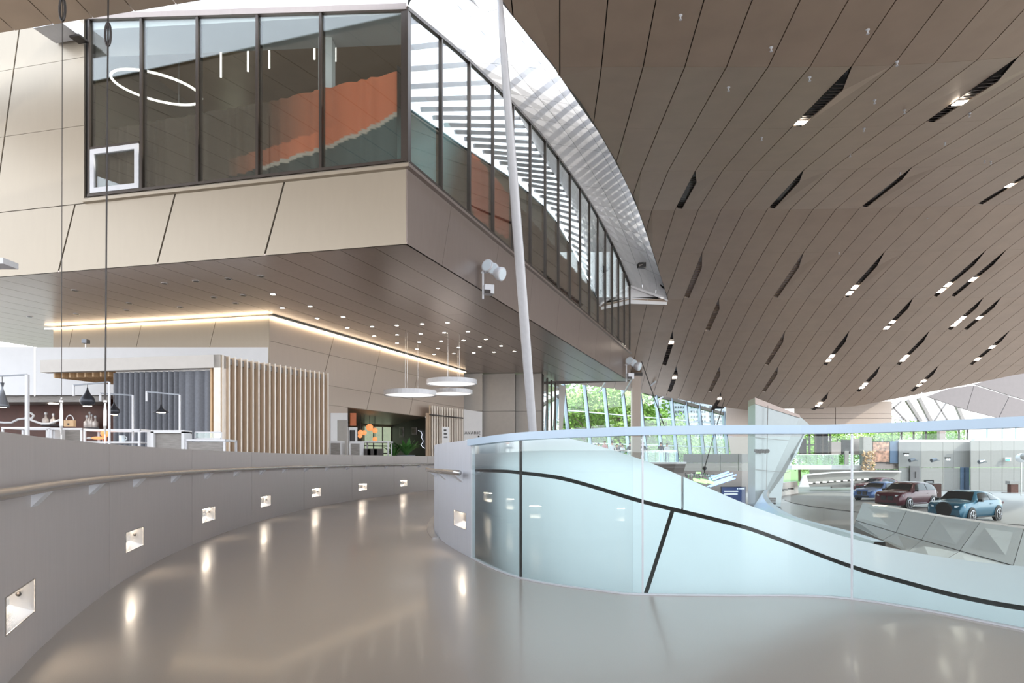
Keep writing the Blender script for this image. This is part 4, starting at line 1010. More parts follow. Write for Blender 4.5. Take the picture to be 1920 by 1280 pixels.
# bracket lamps
def bracket(name_label, post, foot, armx, army, dropy, lamp, shade, Y):
    px, py = post; t = thing('bracket_lamp', name_label, 'lamp', V((fz(px, 0, Y).x, Y, 0)), 'pendant lamps on the display brackets')
    top = fz(px, py, Y); arm = fz(armx, army, Y)
    MB().bar(V((top.x, Y, 0)), top, .028 if px > 60 else .05).build('post', 'white_metal', t)
    MB().bar(top, arm, .024).build('arm', 'lamp_grey', t)
    if dropy: MB().bar(arm, fz(armx, dropy, Y), .03).build('drop', 'white_metal', t)
    lx, lt, lb, wpx = lamp; c = fz(lx, lb, Y); H = (lb - lt) / F * Y; R = wpx / F * Y / 2
    prof = {'beat': [(R * .62, 0), (R * .95, H * .16), (R, H * .3), (R * .86, H * .44), (R * .42, H * .64), (R * .16, H * .84), (R * .07, H)],
            'wide': [(R, 0), (R, H * .08), (R * .55, H * .28), (R * .22, H * .55), (R * .08, H)],
            'tall': [(R, 0), (R * .9, H * .1), (R * .5, H * .45), (R * .12, H * .78), (R * .3, H)]}[shade]
    MB().lathe(prof, c, 18).build('shade', 'lamp_dark' if shade != 'tall' else 'lamp_grey', t, True)
    MB().lathe([(R * .55, -.004), (R * .55, .0)], c, 14).build('bulb', 'lamp_on', t)
    a = lerp(top, arm, .5); MB().tube([c + V((0, 0, H)), V((c.x, Y, lerp(top.z, arm.z, (c.x - top.x) / (arm.x - top.x)) if arm.x != top.x else top.z))], .006, 5).build('cord', 'dark_metal', t)
bracket('tall grey cone pendant on the leftmost bracket', (51, 702), 810, -20, 706, None, (4, 717, 763, 24), 'tall', YF - .3)
bracket('large dark teardrop pendant on a high bracket before the white wall', (205, 716), 830, 138, 722, 742, (164, 726, 761, 26), 'beat', YF - .2)
bracket('black teardrop pendant in front of the curtain edge', (249, 741), 806, 188, 737, 752, (214, 753, 777, 20), 'beat', YF + .15)
bracket('flat wide black pendant with a lit underside before the curtain', (337, 740), 808, 275, 734, 752, (302, 758, 773, 27), 'wide', YF + .1)

# counter furniture and plants near the niche (22 m away)
YP = 24.0
for k, (x0, x1, yt, fill, lb) in enumerate(((618, 640, 826, 'wood_grey', 'grey fronted white cabinet beside the slatted wall end'), (656, 677, 827, 'wood_grey', 'second grey fronted white cabinet in front of the niche'))):
    a, b = at(x0, yt, YP), at(x1, yt, YP); t = thing('serving_cabinet', lb, 'cabinet', V(((a.x + b.x) / 2, YP + .2, 0)))
    MB().box(((a.x + b.x) / 2, YP + .25, a.z / 2), (b.x - a.x, .5, a.z)).build('body', 'white_wall', t)
    MB().box(((a.x + b.x) / 2, YP - .01, a.z / 2 - .03), (b.x - a.x - .1, .03, a.z - .1)).build('front', fill, t)
t = thing('dining_table', 'white topped table on thin white legs in front of the niche', 'table', at(703, 850, YP + 1))
a, b = at(678, 828, YP + 1), at(730, 828, YP + 1)
MB().box(((a.x + b.x) / 2, YP + 1.4, a.z), (b.x - a.x, .8, .05)).build('top', 'white_wall', t)
for x in (a.x + .05, b.x - .05):
    for y in (YP + 1.05, YP + 1.75): MB().box((x, y, a.z / 2), (.05, .05, a.z)).build('leg', 'white_metal', t)
for k, x in enumerate((688, 700, 712)):
    c = at(x, 0, YP + .6); t = thing('bar_chair', '%s dark chair at the white table by the niche' % ['left', 'middle', 'right'][k], 'chair', V((c.x, YP + .6, 0)), 'dark chairs by the niche')
    MB().box((c.x, YP + .6, .9), (.36, .36, .05)).build('seat', 'black_plastic', t); MB().box((c.x, YP + .42, 1.25), (.34, .04, .5)).build('backrest', 'dark_metal', t)
    for dx in (-.15, .15):
        for dy in (-.15, .15): MB().bar((c.x + dx, YP + .6 + dy, 0), (c.x + dx * .8, YP + .6 + dy * .8, .9), .025).build('leg', 'dark_metal', t)
def plant(name, label, c, h, n, pot_r, pot_h, leafm, seed):
    rnd = random.Random(seed); t = thing(name, label, 'plant', c)
    MB().lathe([(pot_r * .75, 0), (pot_r, pot_h), (pot_r * .9, pot_h), (pot_r * .85, pot_h - .04)], c, 14).build('pot', 'pot_grey', t, True)
    for k in range(n):
        a = rnd.uniform(0, 6.28); l = h * rnd.uniform(.6, 1.0); sp_ = rnd.uniform(.25, .9); m = MB(); d = V((math.cos(a), math.sin(a), 0)); s = V((-d.y, d.x, 0)); rows = []
        for q in range(7):
            f = q / 6; p = c + V((0, 0, pot_h - .02)) + d * (sp_ * l * f) + V((0, 0, l * (f - .45 * sp_ * f * f))); wv = .11 * l * math.sin(math.pi * min(1, f * .92 + .06)); rows.append([p - s * wv, p + V((0, 0, -.02)), p + s * wv])
        m.grid(rows); m.build('leaf', leafm, t, True)
    return t
plant('potted_plant', 'leafy green plant in a grey pot on the parapet side of the niche', V((at(762, 0, 26).x, 26, .86)), 0.8, 44, .34, .42, 'leaf_dark', 3)
plant('potted_plant', 'smaller dark green plant in a round brown bowl beside the leafy one', V((at(738, 0, 26).x, 26, .86)), .65, 26, .22, .36, 'leaf_dark', 5)
t = thing('planter_stand', 'low grey stand carrying the two potted plants', 'stand', V((at(750, 0, 26).x, 26, 0))); x = at(750, 0, 26).x
MB().box((x, 26, .84), (1.3, .5, .04)).build('top', 'wood_grey', t)
for dx in (-.6, .6): MB().box((x + dx, 26, .41), (.06, .4, .82)).build('leg', 'wood_grey', t)
plant('potted_orchid', 'small plant with pale flowers beside the sign board', V((at(913, 0, 31).x, 31, 1.1)), .9, 7, .14, .3, 'leaf_light', 9)
t = thing('plant_pedestal', 'narrow pale pedestal under the small flowering plant', 'pedestal', V((at(913, 0, 31).x, 31, 0))); MB().box((at(913, 0, 31).x, 31, .55), (.4, .4, 1.08)).build('column', 'pale_wall', t); MB().box((at(913, 0, 31).x, 31, 1.09), (.46, .46, .02)).build('top', 'white_wall', t)

# ------------------------------------------------------------------ leaning pole, suspension cables, floodlights
tp, btm = at(935, -28, 15.3), V((.99, 22.3, -2.1))
pole = thing('leaning_pole', 'slender tapered white pole leaning from the floor to the ceiling', 'pole', btm)
n = 16; path = [btm.lerp(tp, k / n) for k in range(n + 1)]
MB().tube(path, [.06 + .075 * math.sin(math.pi * (k / n) ** 1.0) ** .8 for k in range(n + 1)], 16).build('shaft', 'white_metal', pole, True)
MB().lathe([(.2, 0), (.2, .04), (.1, .06)], btm, 14).build('foot', 'steel', pole)
ZCe = CZ(-4, 7) - .01
for k, (x, yb, ytop_, lb) in enumerate(((115, 745, None, 'thin vertical steel cable nearest the left edge'), (197, 752, 65, 'second vertical steel cable with an upper turnbuckle'))):
    X = (x - 960) / F * 7.0; t = thing('suspension_cable', lb, 'cable', V((X, 7, 0)), 'suspension cables on the terrace')
    lean_ = .03 if k else .01
    P = lambda z: V((X + lean_ * (z - 1.5) / 4, 7, z))
    MB().tube([P(0), P(1.38)], .006, 6).build('lower_cable', 'steel', t); MB().tube([P(1.72), P(ZCe)], .004 if k == 0 else .009, 6).build('upper_cable', 'dark_metal', t)
    m = MB()
    m.tube([P(1.36), P(1.42), P(1.45), P(1.60), P(1.63), P(1.74)], [.006, .012, .016, .016, .012, .006], 8); m.build('turnbuckle', 'steel', t)
    MB().lathe([(.008, -.02), (.017, -.01), (.017, .01), (.008, .02)], P(1.70), 8).build('shackle', 'steel', t)
    z2 = 5.46 if k else 5.72
    MB().tube([P(z2 + .12 * math.cos(a)) + V((.028 * math.sin(a), 0, 0)) for a in [6.283 * q / 14 for q in range(14)]], .012, 6, True).build('hook', 'dark_metal', t)
def flood(name_label, base, s, ndir):
    t = thing('floodlight_cluster', name_label, 'floodlight', base); side = V((-ndir.y, ndir.x, 0)); up = V((0, 0, 1))
    MB().box(base + ndir * .06 * s, (.05 * s, .12 * s, .95 * s)).build('bracket', 'white_metal', t)
    MB().bar(base + up * .30 * s, base + up * .30 * s + ndir * .55 * s, .05 * s).build('arm', 'white_metal', t)
    for (o, z, r, d) in ((.22, .46, .19, V((-.5, -.85, .15))), (.40, .36, .17, V((-.3, -.9, .0))), (.62, .20, .20, V((.75, -.5, -.3)))):
        c = base + ndir * o * s + up * z * s - side * .05; d.normalize(); h = MB().lathe([(r * .55 * s, -.22 * s), (r * .9 * s, -.10 * s), (r * s, 0), (r * s, .05 * s), (r * .9 * s, .06 * s)], c, 16, d).build('lamp_head', 'white_metal', t, True)
        MB().lathe([(r * .82 * s, .061 * s), (r * .8 * s, .068 * s)], c, 16, d).build('lens', 'ceramic', h)
        MB().bar(c, base + ndir * o * s * .8 + up * .3 * s, .04 * s).build('yoke', 'white_metal', t)
    MB().box(base + ndir * .22 * s - up * .22 * s, (.28 * s, .3 * s, .26 * s), .3).build('projector_box', 'white_metal', t)
    MB().box(base + ndir * .22 * s - up * .30 * s + V((-.02, -.16 * s, 0)), (.18 * s, .03, .1 * s), .3).build('projector_window', 'dark_metal', t)
flood('white floodlight cluster on the taupe fascia in mid picture', RF(4.1, 6.25, .06), 1.0, V((.95, -.3, 0)).normalized())
flood('distant white floodlight cluster at the far end of the fascia', RF(25.6, 6.45, .06), 1.35, V((.95, -.3, 0)).normalized())
fd_ = thing('wall_projector', 'small box projector on the white bar block', 'projector', at(161, 640, 22.3)); c = at(161, 640, 22.3)
MB().box(c, (.16, .2, .12)).build('body', 'lamp_grey', fd_); MB().bar(c, V((c.x, c.y, 4.66)), .03).build('stand', 'steel', fd_)
t = thing('duct_box', 'white box duct at the upper corner of the front window', 'duct', LF(2.24, 12.2, .3)); MB().box(LF(2.27, 12.35, .37), (.9, .66, .38), -.24).build('body', 'white_metal', t); MB().box(LF(2.16, 12.05, .2), (.3, .3, .05), -.24).build('plate', 'dark_metal', t)
t = thing('hanging_sign', 'grey flat box hanging at the left edge below the cream fascia', 'sign', at(0, 495, 13)); MB().box(at(-4, 494, 13), (.5, .4, .11)).build('box', 'white_metal', t); MB().bar(at(-15, 494, 13), V((at(-15, 494, 13).x, 13, 12.1)), .02).build('hanger', 'dark_metal', t)

# ------------------------------------------------------------------ lower hall: curved ramp parapet, wedge cladding, leaning pylon
rim = [(1490, 902), (1460, 905), (1440, 912), (1430, 925), (1436, 940), (1452, 954), (1476, 967), (1504, 976), (1534, 984), (1580, 996), (1640, 1015)]
RC = Curve([(lambda p: (p.x, p.y))(atz(x, y, -.95)) for x, y in rim], 6)
rp_ = thing('ramp_parapet', 'curving pale ramp parapet with a dark ribbed inner face in the lower hall', 'parapet', RC.at(RC.L / 2))
ds = RC.sub(0, RC.L, .8); P = lambda d, k, z: RC.at(d) + RC.nor(d) * k + V((0, 0, z))
sgn = 1 if (RC.at(5) + RC.nor(5)).x > RC.at(5).x else -1
m = MB(); m.grid([[P(d, 0, -.95) for d in ds], [P(d, -sgn * 1.0, -2.6) for d in ds]]); m.build('outer_cladding', 'pale_clad', rp_)
m = MB(); m.grid([[P(d, sgn * .25, -.95) for d in ds], [P(d, sgn * .35, -2.1) for d in ds]]); m.build('inner_face', 'taupe_shade_metal', rp_)
m = MB(); m.grid([[P(d, 0, -.95) for d in ds], [P(d, sgn * .25, -.95) for d in ds]]); m.build('rim', 'cap_white', rp_)
for k in range(10):
    d = 3 + k * 2.6
    if d < RC.L - 14: MB().bar(P(d, sgn * .28, -1.55), P(d, sgn * .75, -1.55), .25, .12).build('rib', 'dark_metal', rp_)
def quadpts(px): return [atz(x, y, z) for x, y, z in px]
wg = thing('ramp_wedge', 'pale faceted cladding edge in front of the teal car', 'cladding', atz(1700, 990, -1.6))
tops = [(1617, 942), (1700, 957), (1755, 967), (1838, 979), (1920, 991), (2040, 1010)]
mids = [(1604, 975), (1680, 998), (1728, 1012), (1800, 1032), (1900, 1060), (2010, 1090)]
bots = [(1600, 986), (1655, 1012), (1700, 1035), (1750, 1062), (1840, 1110), (1930, 1150)]
tp_ = [atz(x, y, -.95) for x, y in tops]; md_ = [atz(x, y, -1.75) for x, y in mids]; bt_ = [atz(x, y, -2.1) for x, y in bots]
nn = V((-.6, -.75, .2)).normalized()
for k in range(5):
    MB().slab([lerp(md_[k], md_[k+1], .006) + V((0, 0, .012)), lerp(md_[k], md_[k+1], .994) + V((0, 0, .012)), lerp(tp_[k], tp_[k+1], .994), lerp(tp_[k], tp_[k+1], .006)], nn, .06).build('upper_panel', 'wedge_clad', wg)
    MB().slab([lerp(bt_[k], bt_[k+1], .006), lerp(bt_[k], bt_[k+1], .994), lerp(md_[k], md_[k+1], .994) - V((0, 0, .012)), lerp(md_[k], md_[k+1], .006) - V((0, 0, .012))], nn, .06).build('lower_panel', 'wedge_clad', wg)
m = MB(); m.grid([[p + V((.08, .1, 0)) for p in bt_], [p + V((.08, .1, 0)) for p in md_], [p + V((.08, .1, -.01)) for p in tp_]]); m.build('backing', 'dark_gap', wg)
m = MB(); m.grid([tp_, [p + V((.5, .35, 0)) for p in tp_], [p + V((.6, .4, -1.1)) for p in tp_]]); m.build('inner_face', 'taupe_shade_metal', wg)
py = thing('leaning_pylon', 'pale leaning faceted pylon beside the lower ramp', 'pylon', at(1450, 960, 47))
Y0 = 47
f_ = [at(1416, 756, Y0), at(1500, 781, Y0 + 1), at(1517, 795, Y0 + 1.5), at(1496, 848, Y0 + 1), at(1470, 890, Y0 + .5), at(1462, 962, Y0), at(1416, 962, Y0)]
MB().hexa([p + V((.4, 2.6, 0)) for p in f_], f_).build('shaft', 'pylon_metal', py)
for y in (820, 880): MB().bar(at(1416, y, Y0 - .02), at(1480, y + 6, Y0 - .02), .03).build('joint', 'wood_grey', py)
MB().bar(at(1440, 760, Y0 - .02), at(1436, 960, Y0 - .02), .03).build('joint', 'wood_grey', py)
MB().hexa([at(1416, 745, Y0 - .05), at(1500, 778, Y0 + .9), at(1500, 783, Y0 + .9), at(1416, 757, Y0 - .05)], [p + V((.4, 2.6, 0)) for p in (at(1416, 745, Y0 - .05), at(1500, 778, Y0 + .9), at(1500, 783, Y0 + .9), at(1416, 757, Y0 - .05))]).build('cap', 'taupe_shade_metal', py)
for k in range(6):
    pass
rl_ = thing('track_spots', 'row of small dark spotlights on the leaning pylon', 'spotlight', at(1428, 845, Y0 - .2))
for k in range(5): MB().lathe([(.10, -.12), (.14, .12)], at(1418 + 5 * k, 845 + (k % 2), Y0 - .12), 8, (.3, -1, -.2)).build('lamp_head', 'dark_metal', rl_)
MB().bar(at(1414, 843, Y0 - .02), at(1441, 843, Y0 - .02), .06).build('track', 'dark_metal', rl_)
cc = at(1192, 0, 54); ct = CZ(cc.x, 54)
cl_ = thing('square_column', 'beige square column below the far end of the ceiling', 'column', V((cc.x, 54, -2.1)))
MB().box((cc.x, 54, (3.2 - 2.1) / 2), (.68, .68, 5.28)).build('shaft', 'tan_wall', cl_); MB().box((cc.x, 54, (3.22 + ct) / 2), (.68, .68, ct - 3.22)).build('shaft_upper', 'tan_wall', cl_); MB().box((cc.x, 54, ct - .15), (.9, .9, .25)).build('capital', 'dark_metal', cl_)

# ------------------------------------------------------------------ far glazed facade, balcony with visitors, walls
w5 = thing('window_5', 'far leaning glass facade with pale blue mullions before the trees', 'window', at(1200, 860, 66), kind='structure')
FA, FB = V((at(1030, 862, 57).x, 57, 0)), V((at(1366, 862, 82).x, 82, 0))
fdv = FB - FA; NF = 11
def FP(f, z): p = FA + fdv * f; return V((p.x - .11 * (z - .3) * 1.0, p.y - .04 * z, z))
def ztop_f(f): return 9.5 - 2.6 * f
for k in range(NF + 1):
    f = k / NF; m = MB(); m.bar(FP(f, -.5), FP(f, ztop_f(f)), .26, .34); m.build('mullion', 'facade_frame', w5)
    MB().bar(FP(f, -.5) + V((.16, -.1, 0)), FP(f, ztop_f(f)) + V((.16, -.1, 0)), .06, .2).build('mullion_edge', 'dark_metal', w5)
    if k < NF:
        g = (k + 1) / NF
        for z0, z1 in ((-.5, 2.6), (2.6, 5.4), (5.4, 9.5)):
            MB().slab([FP(f, z0), FP(g, z0), FP(g, min(z1, ztop_f(g))), FP(f, min(z1, ztop_f(f)))], (0, -1, 0), .04).build('pane', 'facade_glass', w5)
        for z in (2.6, 5.4): MB().bar(FP(f, z), FP(g, z), .10).build('transom', 'facade_frame', w5)
        MB().bar(FP(f, ztop_f(f) - .3), FP(g, ztop_f(g) - .3), .3, .35).build('head_rail', 'dark_metal', w5)
for k, (a, b, Ya, Yb2) in enumerate((((1197, 741), (1229, 715), 60, 55), ((1165, 745), (1184, 712), 58, 52), ((1234, 750), (1260, 733), 63, 60), ((1124, 735), (1137, 712), 57, 50))):
    o = MB().tube([at(*a, Ya), at(*b, Yb2)], .07, 6).build('roof_strut', 'white_metal'); tag(o, 'slanting pale roof strut %s before the far facade' % ['right of the square column', 'left of the square column', 'farthest right', 'farthest left'][k], 'strut', 'roof struts')
for k, (a, b, Y) in enumerate((((1203, 676), (1250, 812), 52), ((1358, 748), (1321, 877), 45))):
    o = MB().tube([ceil_at(*a) - V((0, 0, .06)), at(*b, Y)], .035, 6).build('stay_cable', 'dark_metal'); tag(o, ['dark slanting stay cable right of the square column', 'dark slanting cable carrying the neon sculpture'][k], 'cable')
bal = thing('visitor_balcony', 'balcony slab with a glass rail carrying the group of visitors', 'balcony', at(1200, 866, 60))
ZB = .85
bpts = [at(1040, 862, 57), at(1190, 862, 57), at(1268, 862, 58.5), at(1287, 862, 60), at(1287, 862, 64), at(1040, 862, 64)]
MB().hexa([V((p.x * .985, p.y + .2, ZB - .9)) for p in bpts], [V((p.x, p.y, ZB)) for p in bpts]).build('slab', 'taupe_shade_metal', bal)
MB().hexa([V((p.x, p.y - .02, ZB - .1)) for p in bpts], [V((p.x, p.y - .02, ZB + .06)) for p in bpts]).build('edge', 'white_panel', bal)
for a, b in ((0, 1), (1, 2)):
    for k in range(4):
        p, q = lerp(bpts[a], bpts[b], k / 4), lerp(bpts[a], bpts[b], (k + 1) / 4)
        MB().slab([V((p.x + .02, p.y + .05, ZB + .06)), V((q.x - .02, q.y + .05, ZB + .06)), V((q.x - .02, q.y + .05, ZB + 1.0)), V((p.x + .02, p.y + .05, ZB + 1.0))], (0, -1, 0), .02).build('glass_pane', 'small_glass', bal)
    p, q = bpts[a], bpts[b]; MB().bar(V((p.x, p.y + .05, ZB + 1.02)), V((q.x, q.y + .05, ZB + 1.02)), .07).build('rail', 'steel', bal)

def person(c, h, top, legs, hair, label, lean=0.0, arms=0.0, facing=0.0, long_hair=False, bag=False):
    s = h / 1.75
    t = thing('person', label, 'person', c, 'visitors on the balcony')
    me = bpy.data.meshes.new('body')
    J = {'pel': (0, 0, .95), 'wst': (0, 0, 1.12), 'chs': (0, .01, 1.34), 'nck': (0, .0, 1.48), 'hd0': (0, -.01, 1.58), 'hd1': (0, -.015, 1.70),
         'sl': (-.17, 0, 1.42), 'el': (-.25, .02, 1.14), 'hl': (-.24, -.10 - arms, .92 + arms * 1.2), 'sr': (.17, 0, 1.42), 'er': (.25, .02, 1.14), 'hr': (.24, -.08, .90),
         'tl': (-.09, 0, .90), 'kl': (-.11, -.02, .50), 'al': (-.12, .02, .09), 'fl': (-.13, -.13, .04), 'tr': (.09, 0, .90), 'kr': (.11, -.02, .50), 'ar': (.13, .02, .09), 'fr': (.14, -.13, .04)}
    R = {'pel': .14, 'wst': .12, 'chs': .15, 'nck': .055, 'hd0': .085, 'hd1': .085, 'sl': .075, 'el': .045, 'hl': .035, 'sr': .075, 'er': .045, 'hr': .035, 'tl': .09, 'kl': .06, 'al': .045, 'fl': .04, 'tr': .09, 'kr': .06, 'ar': .045, 'fr': .04}
    E = [('pel', 'wst'), ('wst', 'chs'), ('chs', 'nck'), ('nck', 'hd0'), ('hd0', 'hd1'), ('chs', 'sl'), ('sl', 'el'), ('el', 'hl'), ('chs', 'sr'), ('sr', 'er'), ('er', 'hr'), ('pel', 'tl'), ('tl', 'kl'), ('kl', 'al'), ('al', 'fl'), ('pel', 'tr'), ('tr', 'kr'), ('kr', 'ar'), ('ar', 'fr')]
    ks = list(J); ca, sa = math.cos(facing), math.sin(facing)
    vv = [((J[k][0] * ca - J[k][1] * sa) * s + lean * J[k][2], (J[k][0] * sa + J[k][1] * ca) * s, J[k][2] * s) for k in ks]
    me.from_pydata(vv, [(ks.index(a), ks.index(b)) for a, b in E], []); o = bpy.data.objects.new('body', me); COL.objects.link(o)
    md = o.modifiers.new('skin', 'SKIN'); sv = me.skin_vertices[0].data
    for i, k in enumerate(ks): sv[i].radius = (R[k] * s, R[k] * s * (.72 if k in ('chs', 'wst', 'pel') else 1)); sv[i].use_root = (k == 'pel')
    o.modifiers.new('sub', 'SUBSURF').levels = 1
    dg = bpy.context.evaluated_depsgraph_get(); m2 = bpy.data.meshes.new_from_object(o.evaluated_get(dg)); bpy.data.objects.remove(o)
    o = bpy.data.objects.new('body', m2); COL.objects.link(o); o.parent = t
    m2.materials.clear()
    for q in (top, legs, 'skin', 'black_plastic'): m2.materials.append(MAT[q])
    for p in m2.polygons:
        z = p.center.z / s; x = abs(p.center.x)
        p.material_index = 2 if z > 1.47 else (0 if z > .95 and not (z < 1.1 and x > .2 * s) else (2 if x > .19 * s and z > .8 else (1 if z > .08 else 3))); p.use_smooth = True
    hd = c + V((lean * 1.68, 0, 1.69 * s)); hm = MB().ball(hd + V((0, .015, .02)) * s, .105 * s, 10, (1, 1.05, .95))
    if long_hair: hm.ball(hd + V((0, .07, -.15)) * s, .10 * s, 8, (1, .5, 1.7))
    hm.build('hair', hair, t, True)
    for dx in (-.04, .04): MB().ball(hd + V((dx, -.095, -.03)) * s, .013 * s, 6).build('eye', 'black_plastic', t)
    MB().ball(hd + V((0, -.105, -.06)) * s, .016 * s, 6).build('nose', 'skin', t); MB().box(hd + V((0, -.095, -.105)) * s, (.05 * s, .02 * s, .012 * s)).build('mouth', 'cloth_pink', t)
    if bag: MB().box(c + V((.26 * s, .1, 1.0 * s)), (.1, .26, .3)).build('shoulder_bag', 'cloth_brown', t)
PP = [(1100, 60.5, 1.68, 'cloth_beige', 'cloth_denim', 'hair_brown', 'person in beige at the start of the balcony group', 0),
      (1108, 62.0, 1.74, 'cloth_black', 'cloth_navy', 'hair_dark', 'dark haired person in black partly hidden near the group start', 0),
      (1116, 61.0, 1.66, 'cloth_grey', 'cloth_denim', 'hair_dark', 'person in a grey top beside the one in pink', 0),
      (1122, 60.0, 1.68, 'cloth_beige', 'cloth_brown', 'hair_dark', 'dark haired person in a beige top just before the pink shirt', 0),
      (1134, 59.4, 1.86, 'cloth_pink', 'cloth_denim', 'hair_brown', 'tall person in a pink shirt seen in the balcony group', 0),
      (1148, 59.2, 1.82, 'cloth_white', 'cloth_white', 'hair_dark', 'person all in white standing in the balcony group', 0),
      (1157, 61.5, 1.66, 'cloth_brown', 'cloth_black', 'hair_brown', 'person in brown between the white shirts', 0),
      (1163, 60.4, 1.80, 'cloth_grey', 'cloth_denim', 'hair_dark', 'person in a pale grey top before the square column', 0),
      (1167, 59.0, 1.58, 'cloth_white', 'cloth_beige', 'hair_brown', 'short person in white with reddish hair', 1),
      (1181, 59.4, 1.72, 'cloth_black', 'cloth_black', 'hair_dark', 'person in a black jacket leaning on the balcony rail', 0),
      (1190, 59.8, 1.84, 'cloth_grey', 'cloth_black', 'hair_dark', 'tall dark haired person in grey before the column', 0),
      (1201, 60.4, 1.74, 'cloth_white', 'cloth_grey', 'hair_brown', 'person in a white top beside the glass joint', 0),
      (1206, 59.6, 1.76, 'cloth_black', 'cloth_navy', 'hair_brown', 'person in a black top at the glass joint', 0),
      (1239, 60.2, 1.76, 'cloth_navy', 'cloth_white', 'hair_dark', 'person in navy with pale trousers standing apart by the rail', 0),
      (1251, 60.0, 1.68, 'cloth_white', 'cloth_denim', 'hair_dark', 'long haired person in white and jeans at the end of the rail', 1)]
for k, (px, Y, h, tpm, lg, hr, lb, lh) in enumerate(PP):
    p = at(px, 862, Y); person(V((p.x, Y, ZB)), h, tpm, lg, hr, lb, 0, .12 * (k % 3), (k % 4 - 1.5) * .35, bool(lh), k % 6 == 4)

hw = thing('wall_hall', 'pale and tan panelled end walls of the lower hall', 'wall', at(1600, 900, 70), kind='structure')
def wp(pts, Y, m, th=.15, name='panel', parent=None):
    MB().slab([at(x, y, Y) for x, y in pts], (0, -1, 0), th).build(name, m, parent or hw)
wp([(1362, 803), (1416, 803), (1416, 770), (1362, 756)], 68, 'tan_wall'); wp([(1371, 852), (1416, 852), (1416, 804), (1363, 804)], 68, 'tan_wall')
for a, b in ((1282, 1316), (1317, 1350), (1351, 1384), (1385, 1420)):
    wp([(a, 882), (b, 882), (b, 868), (a, 868)], 66, 'pale_wall'); wp([(a, 867.5), (b, 867.5), (b, 851), (a, 851)], 66, 'pale_wall')
wp([(1200, 960), (1420, 960), (1420, 880), (1200, 880)], 72, 'taupe_shade_metal'); wp([(1040, 960), (1288, 960), (1288, 868), (1040, 868)], 70, 'taupe_shade_metal')
for a, b in ((1490, 1566), (1567, 1672)):
    for y0, y1 in ((800, 784.5), (784, 775.5), (775, 752)): wp([(a, y0), (b, y0), (b, y1), (a, y1)], 72, 'tan_wall')
MB().hexa([at(1380, 740, 62) , at(1676, 738, 62), at(1676, 738, 84), at(1380, 740, 84)], [p + V((0, 0, .3)) for p in (at(1380, 740, 62), at(1676, 738, 62), at(1676, 738, 84), at(1380, 740, 84))]).build('added_shade_roof', 'ceiling_panel', hw)  # unseen roof slab, added to keep sky light off the far hall
wp([(1490, 800), (1672, 800), (1672, 752), (1490, 752)], 72.3, 'dark_gap', .1, 'backing')
# panelled wall behind the cars
cols_w = [1685, 1727, 1768, 1788, 1820, 1836, 1858, 1879, 1901, 1940, 1980]
for i, (a, b) in enumerate(zip(cols_w, cols_w[1:])):
    Y = 70.5 if i < 1 else (72 if i < 4 else 71)
    for y0, y1 in ((921, 877), (876.5, 828)):
        if i == 3 and y0 > 900: wp([(a, y0), (1800, y0), (1800, y1), (a, y1)], Y, 'pale_wall'); continue
        wp([(a + .25, y0), (b - .25, y0), (b - .25, y1 - (2 if y1 < 850 and i > 3 else 0)), (a + .25, y1 - (2 if y1 < 850 and i > 3 else 0))], Y, 'pale_wall')
d2 = thing('door_2', 'dark grey double door in the far panelled wall', 'door', at(1808, 920, 71.8), kind='structure')
wp([(1801, 922), (1818, 922), (1818, 876), (1801, 876)], 71.9, 'panel_blue', .08, 'leaf', d2); MB().bar(at(1809, 921, 71.8), at(1809, 877, 71.8), .05).build('gap', 'dark_metal', d2)
d3 = thing('door_3', 'pale grey door in the wall behind the wine red car', 'door', at(1707, 905, 70.2), kind='structure')
wp([(1706, 910), (1724, 910), (1724, 874), (1706, 874)], 70.3, 'slope_clad', .06, 'leaf', d3); MB().bar(at(1706, 910, 70.2), at(1706, 873, 70.2), .06).build('gap', 'dark_metal', d3); MB().bar(at(1717, 896, 70.2), at(1717, 884, 70.2), .06).build('handle', 'dark_metal', d3)
wp([(1640, 879), (1685, 879), (1685, 868), (1640, 868)], 71, 'taupe_shade_metal')
t = thing('video_wall', 'bright video screen showing a crowded scene on the far wall', 'screen', at(1652, 850, 70.6))
mat('video', srgb(150, 110, 90), .4, 0, 1.2, 3.0, emit=srgb(190, 150, 130), es=.25)
wp([(1636, 868), (1668, 868), (1668, 827), (1636, 827)], 70.7, 'black_plastic', .1, 'frame', t); wp([(1637, 866), (1667, 866), (1667, 829), (1637, 829)], 70.65, 'video', .04, 'picture', t)
t = thing('blue_partition', 'plain blue grey wall partition beside the video screen', 'partition', at(1676, 850, 70.6)); wp([(1669, 868), (1685, 868), (1684.5, 827), (1669, 827)], 70.7, 'panel_blue', .1, 'board', t); wp([(1668, 869.5), (1685, 869.5), (1685, 868), (1668, 868)], 70.6, 'dark_metal', .1, 'bottom_edge', t)
# gallery with glass rail
ga = thing('far_gallery', 'far gallery slab with a glass rail below dark panels', 'gallery', at(1550, 875, 69))
wp([(1484, 880), (1620, 880), (1620, 872), (1484, 872)], 68, 'white_panel', 5, 'slab', ga)
for k in range(6): wp([(1490 + 21.5 * k, 871.5), (1511 + 21.5 * k, 871.5), (1511 + 21.5 * k, 852), (1490 + 21.5 * k, 852)], 68.1, 'small_glass', .03, 'glass_pane', ga)
MB().bar(at(1490, 851.5, 68.1), at(1620, 851.5, 68.1), .08).build('rail', 'steel', ga)
for a, b, y1, m in ((1500, 1512, 822, 'dark_metal'), (1530, 1553, 808, 'black_wall'), (1554, 1577, 828, 'taupe_shade_metal'), (1578, 1596, 824, 'black_wall'), (1600, 1618, 822, 'taupe_shade_metal')): wp([(a, 852), (b, 852), (b, y1), (a, y1)], 73.5, m, .2, 'dark_panel', ga)
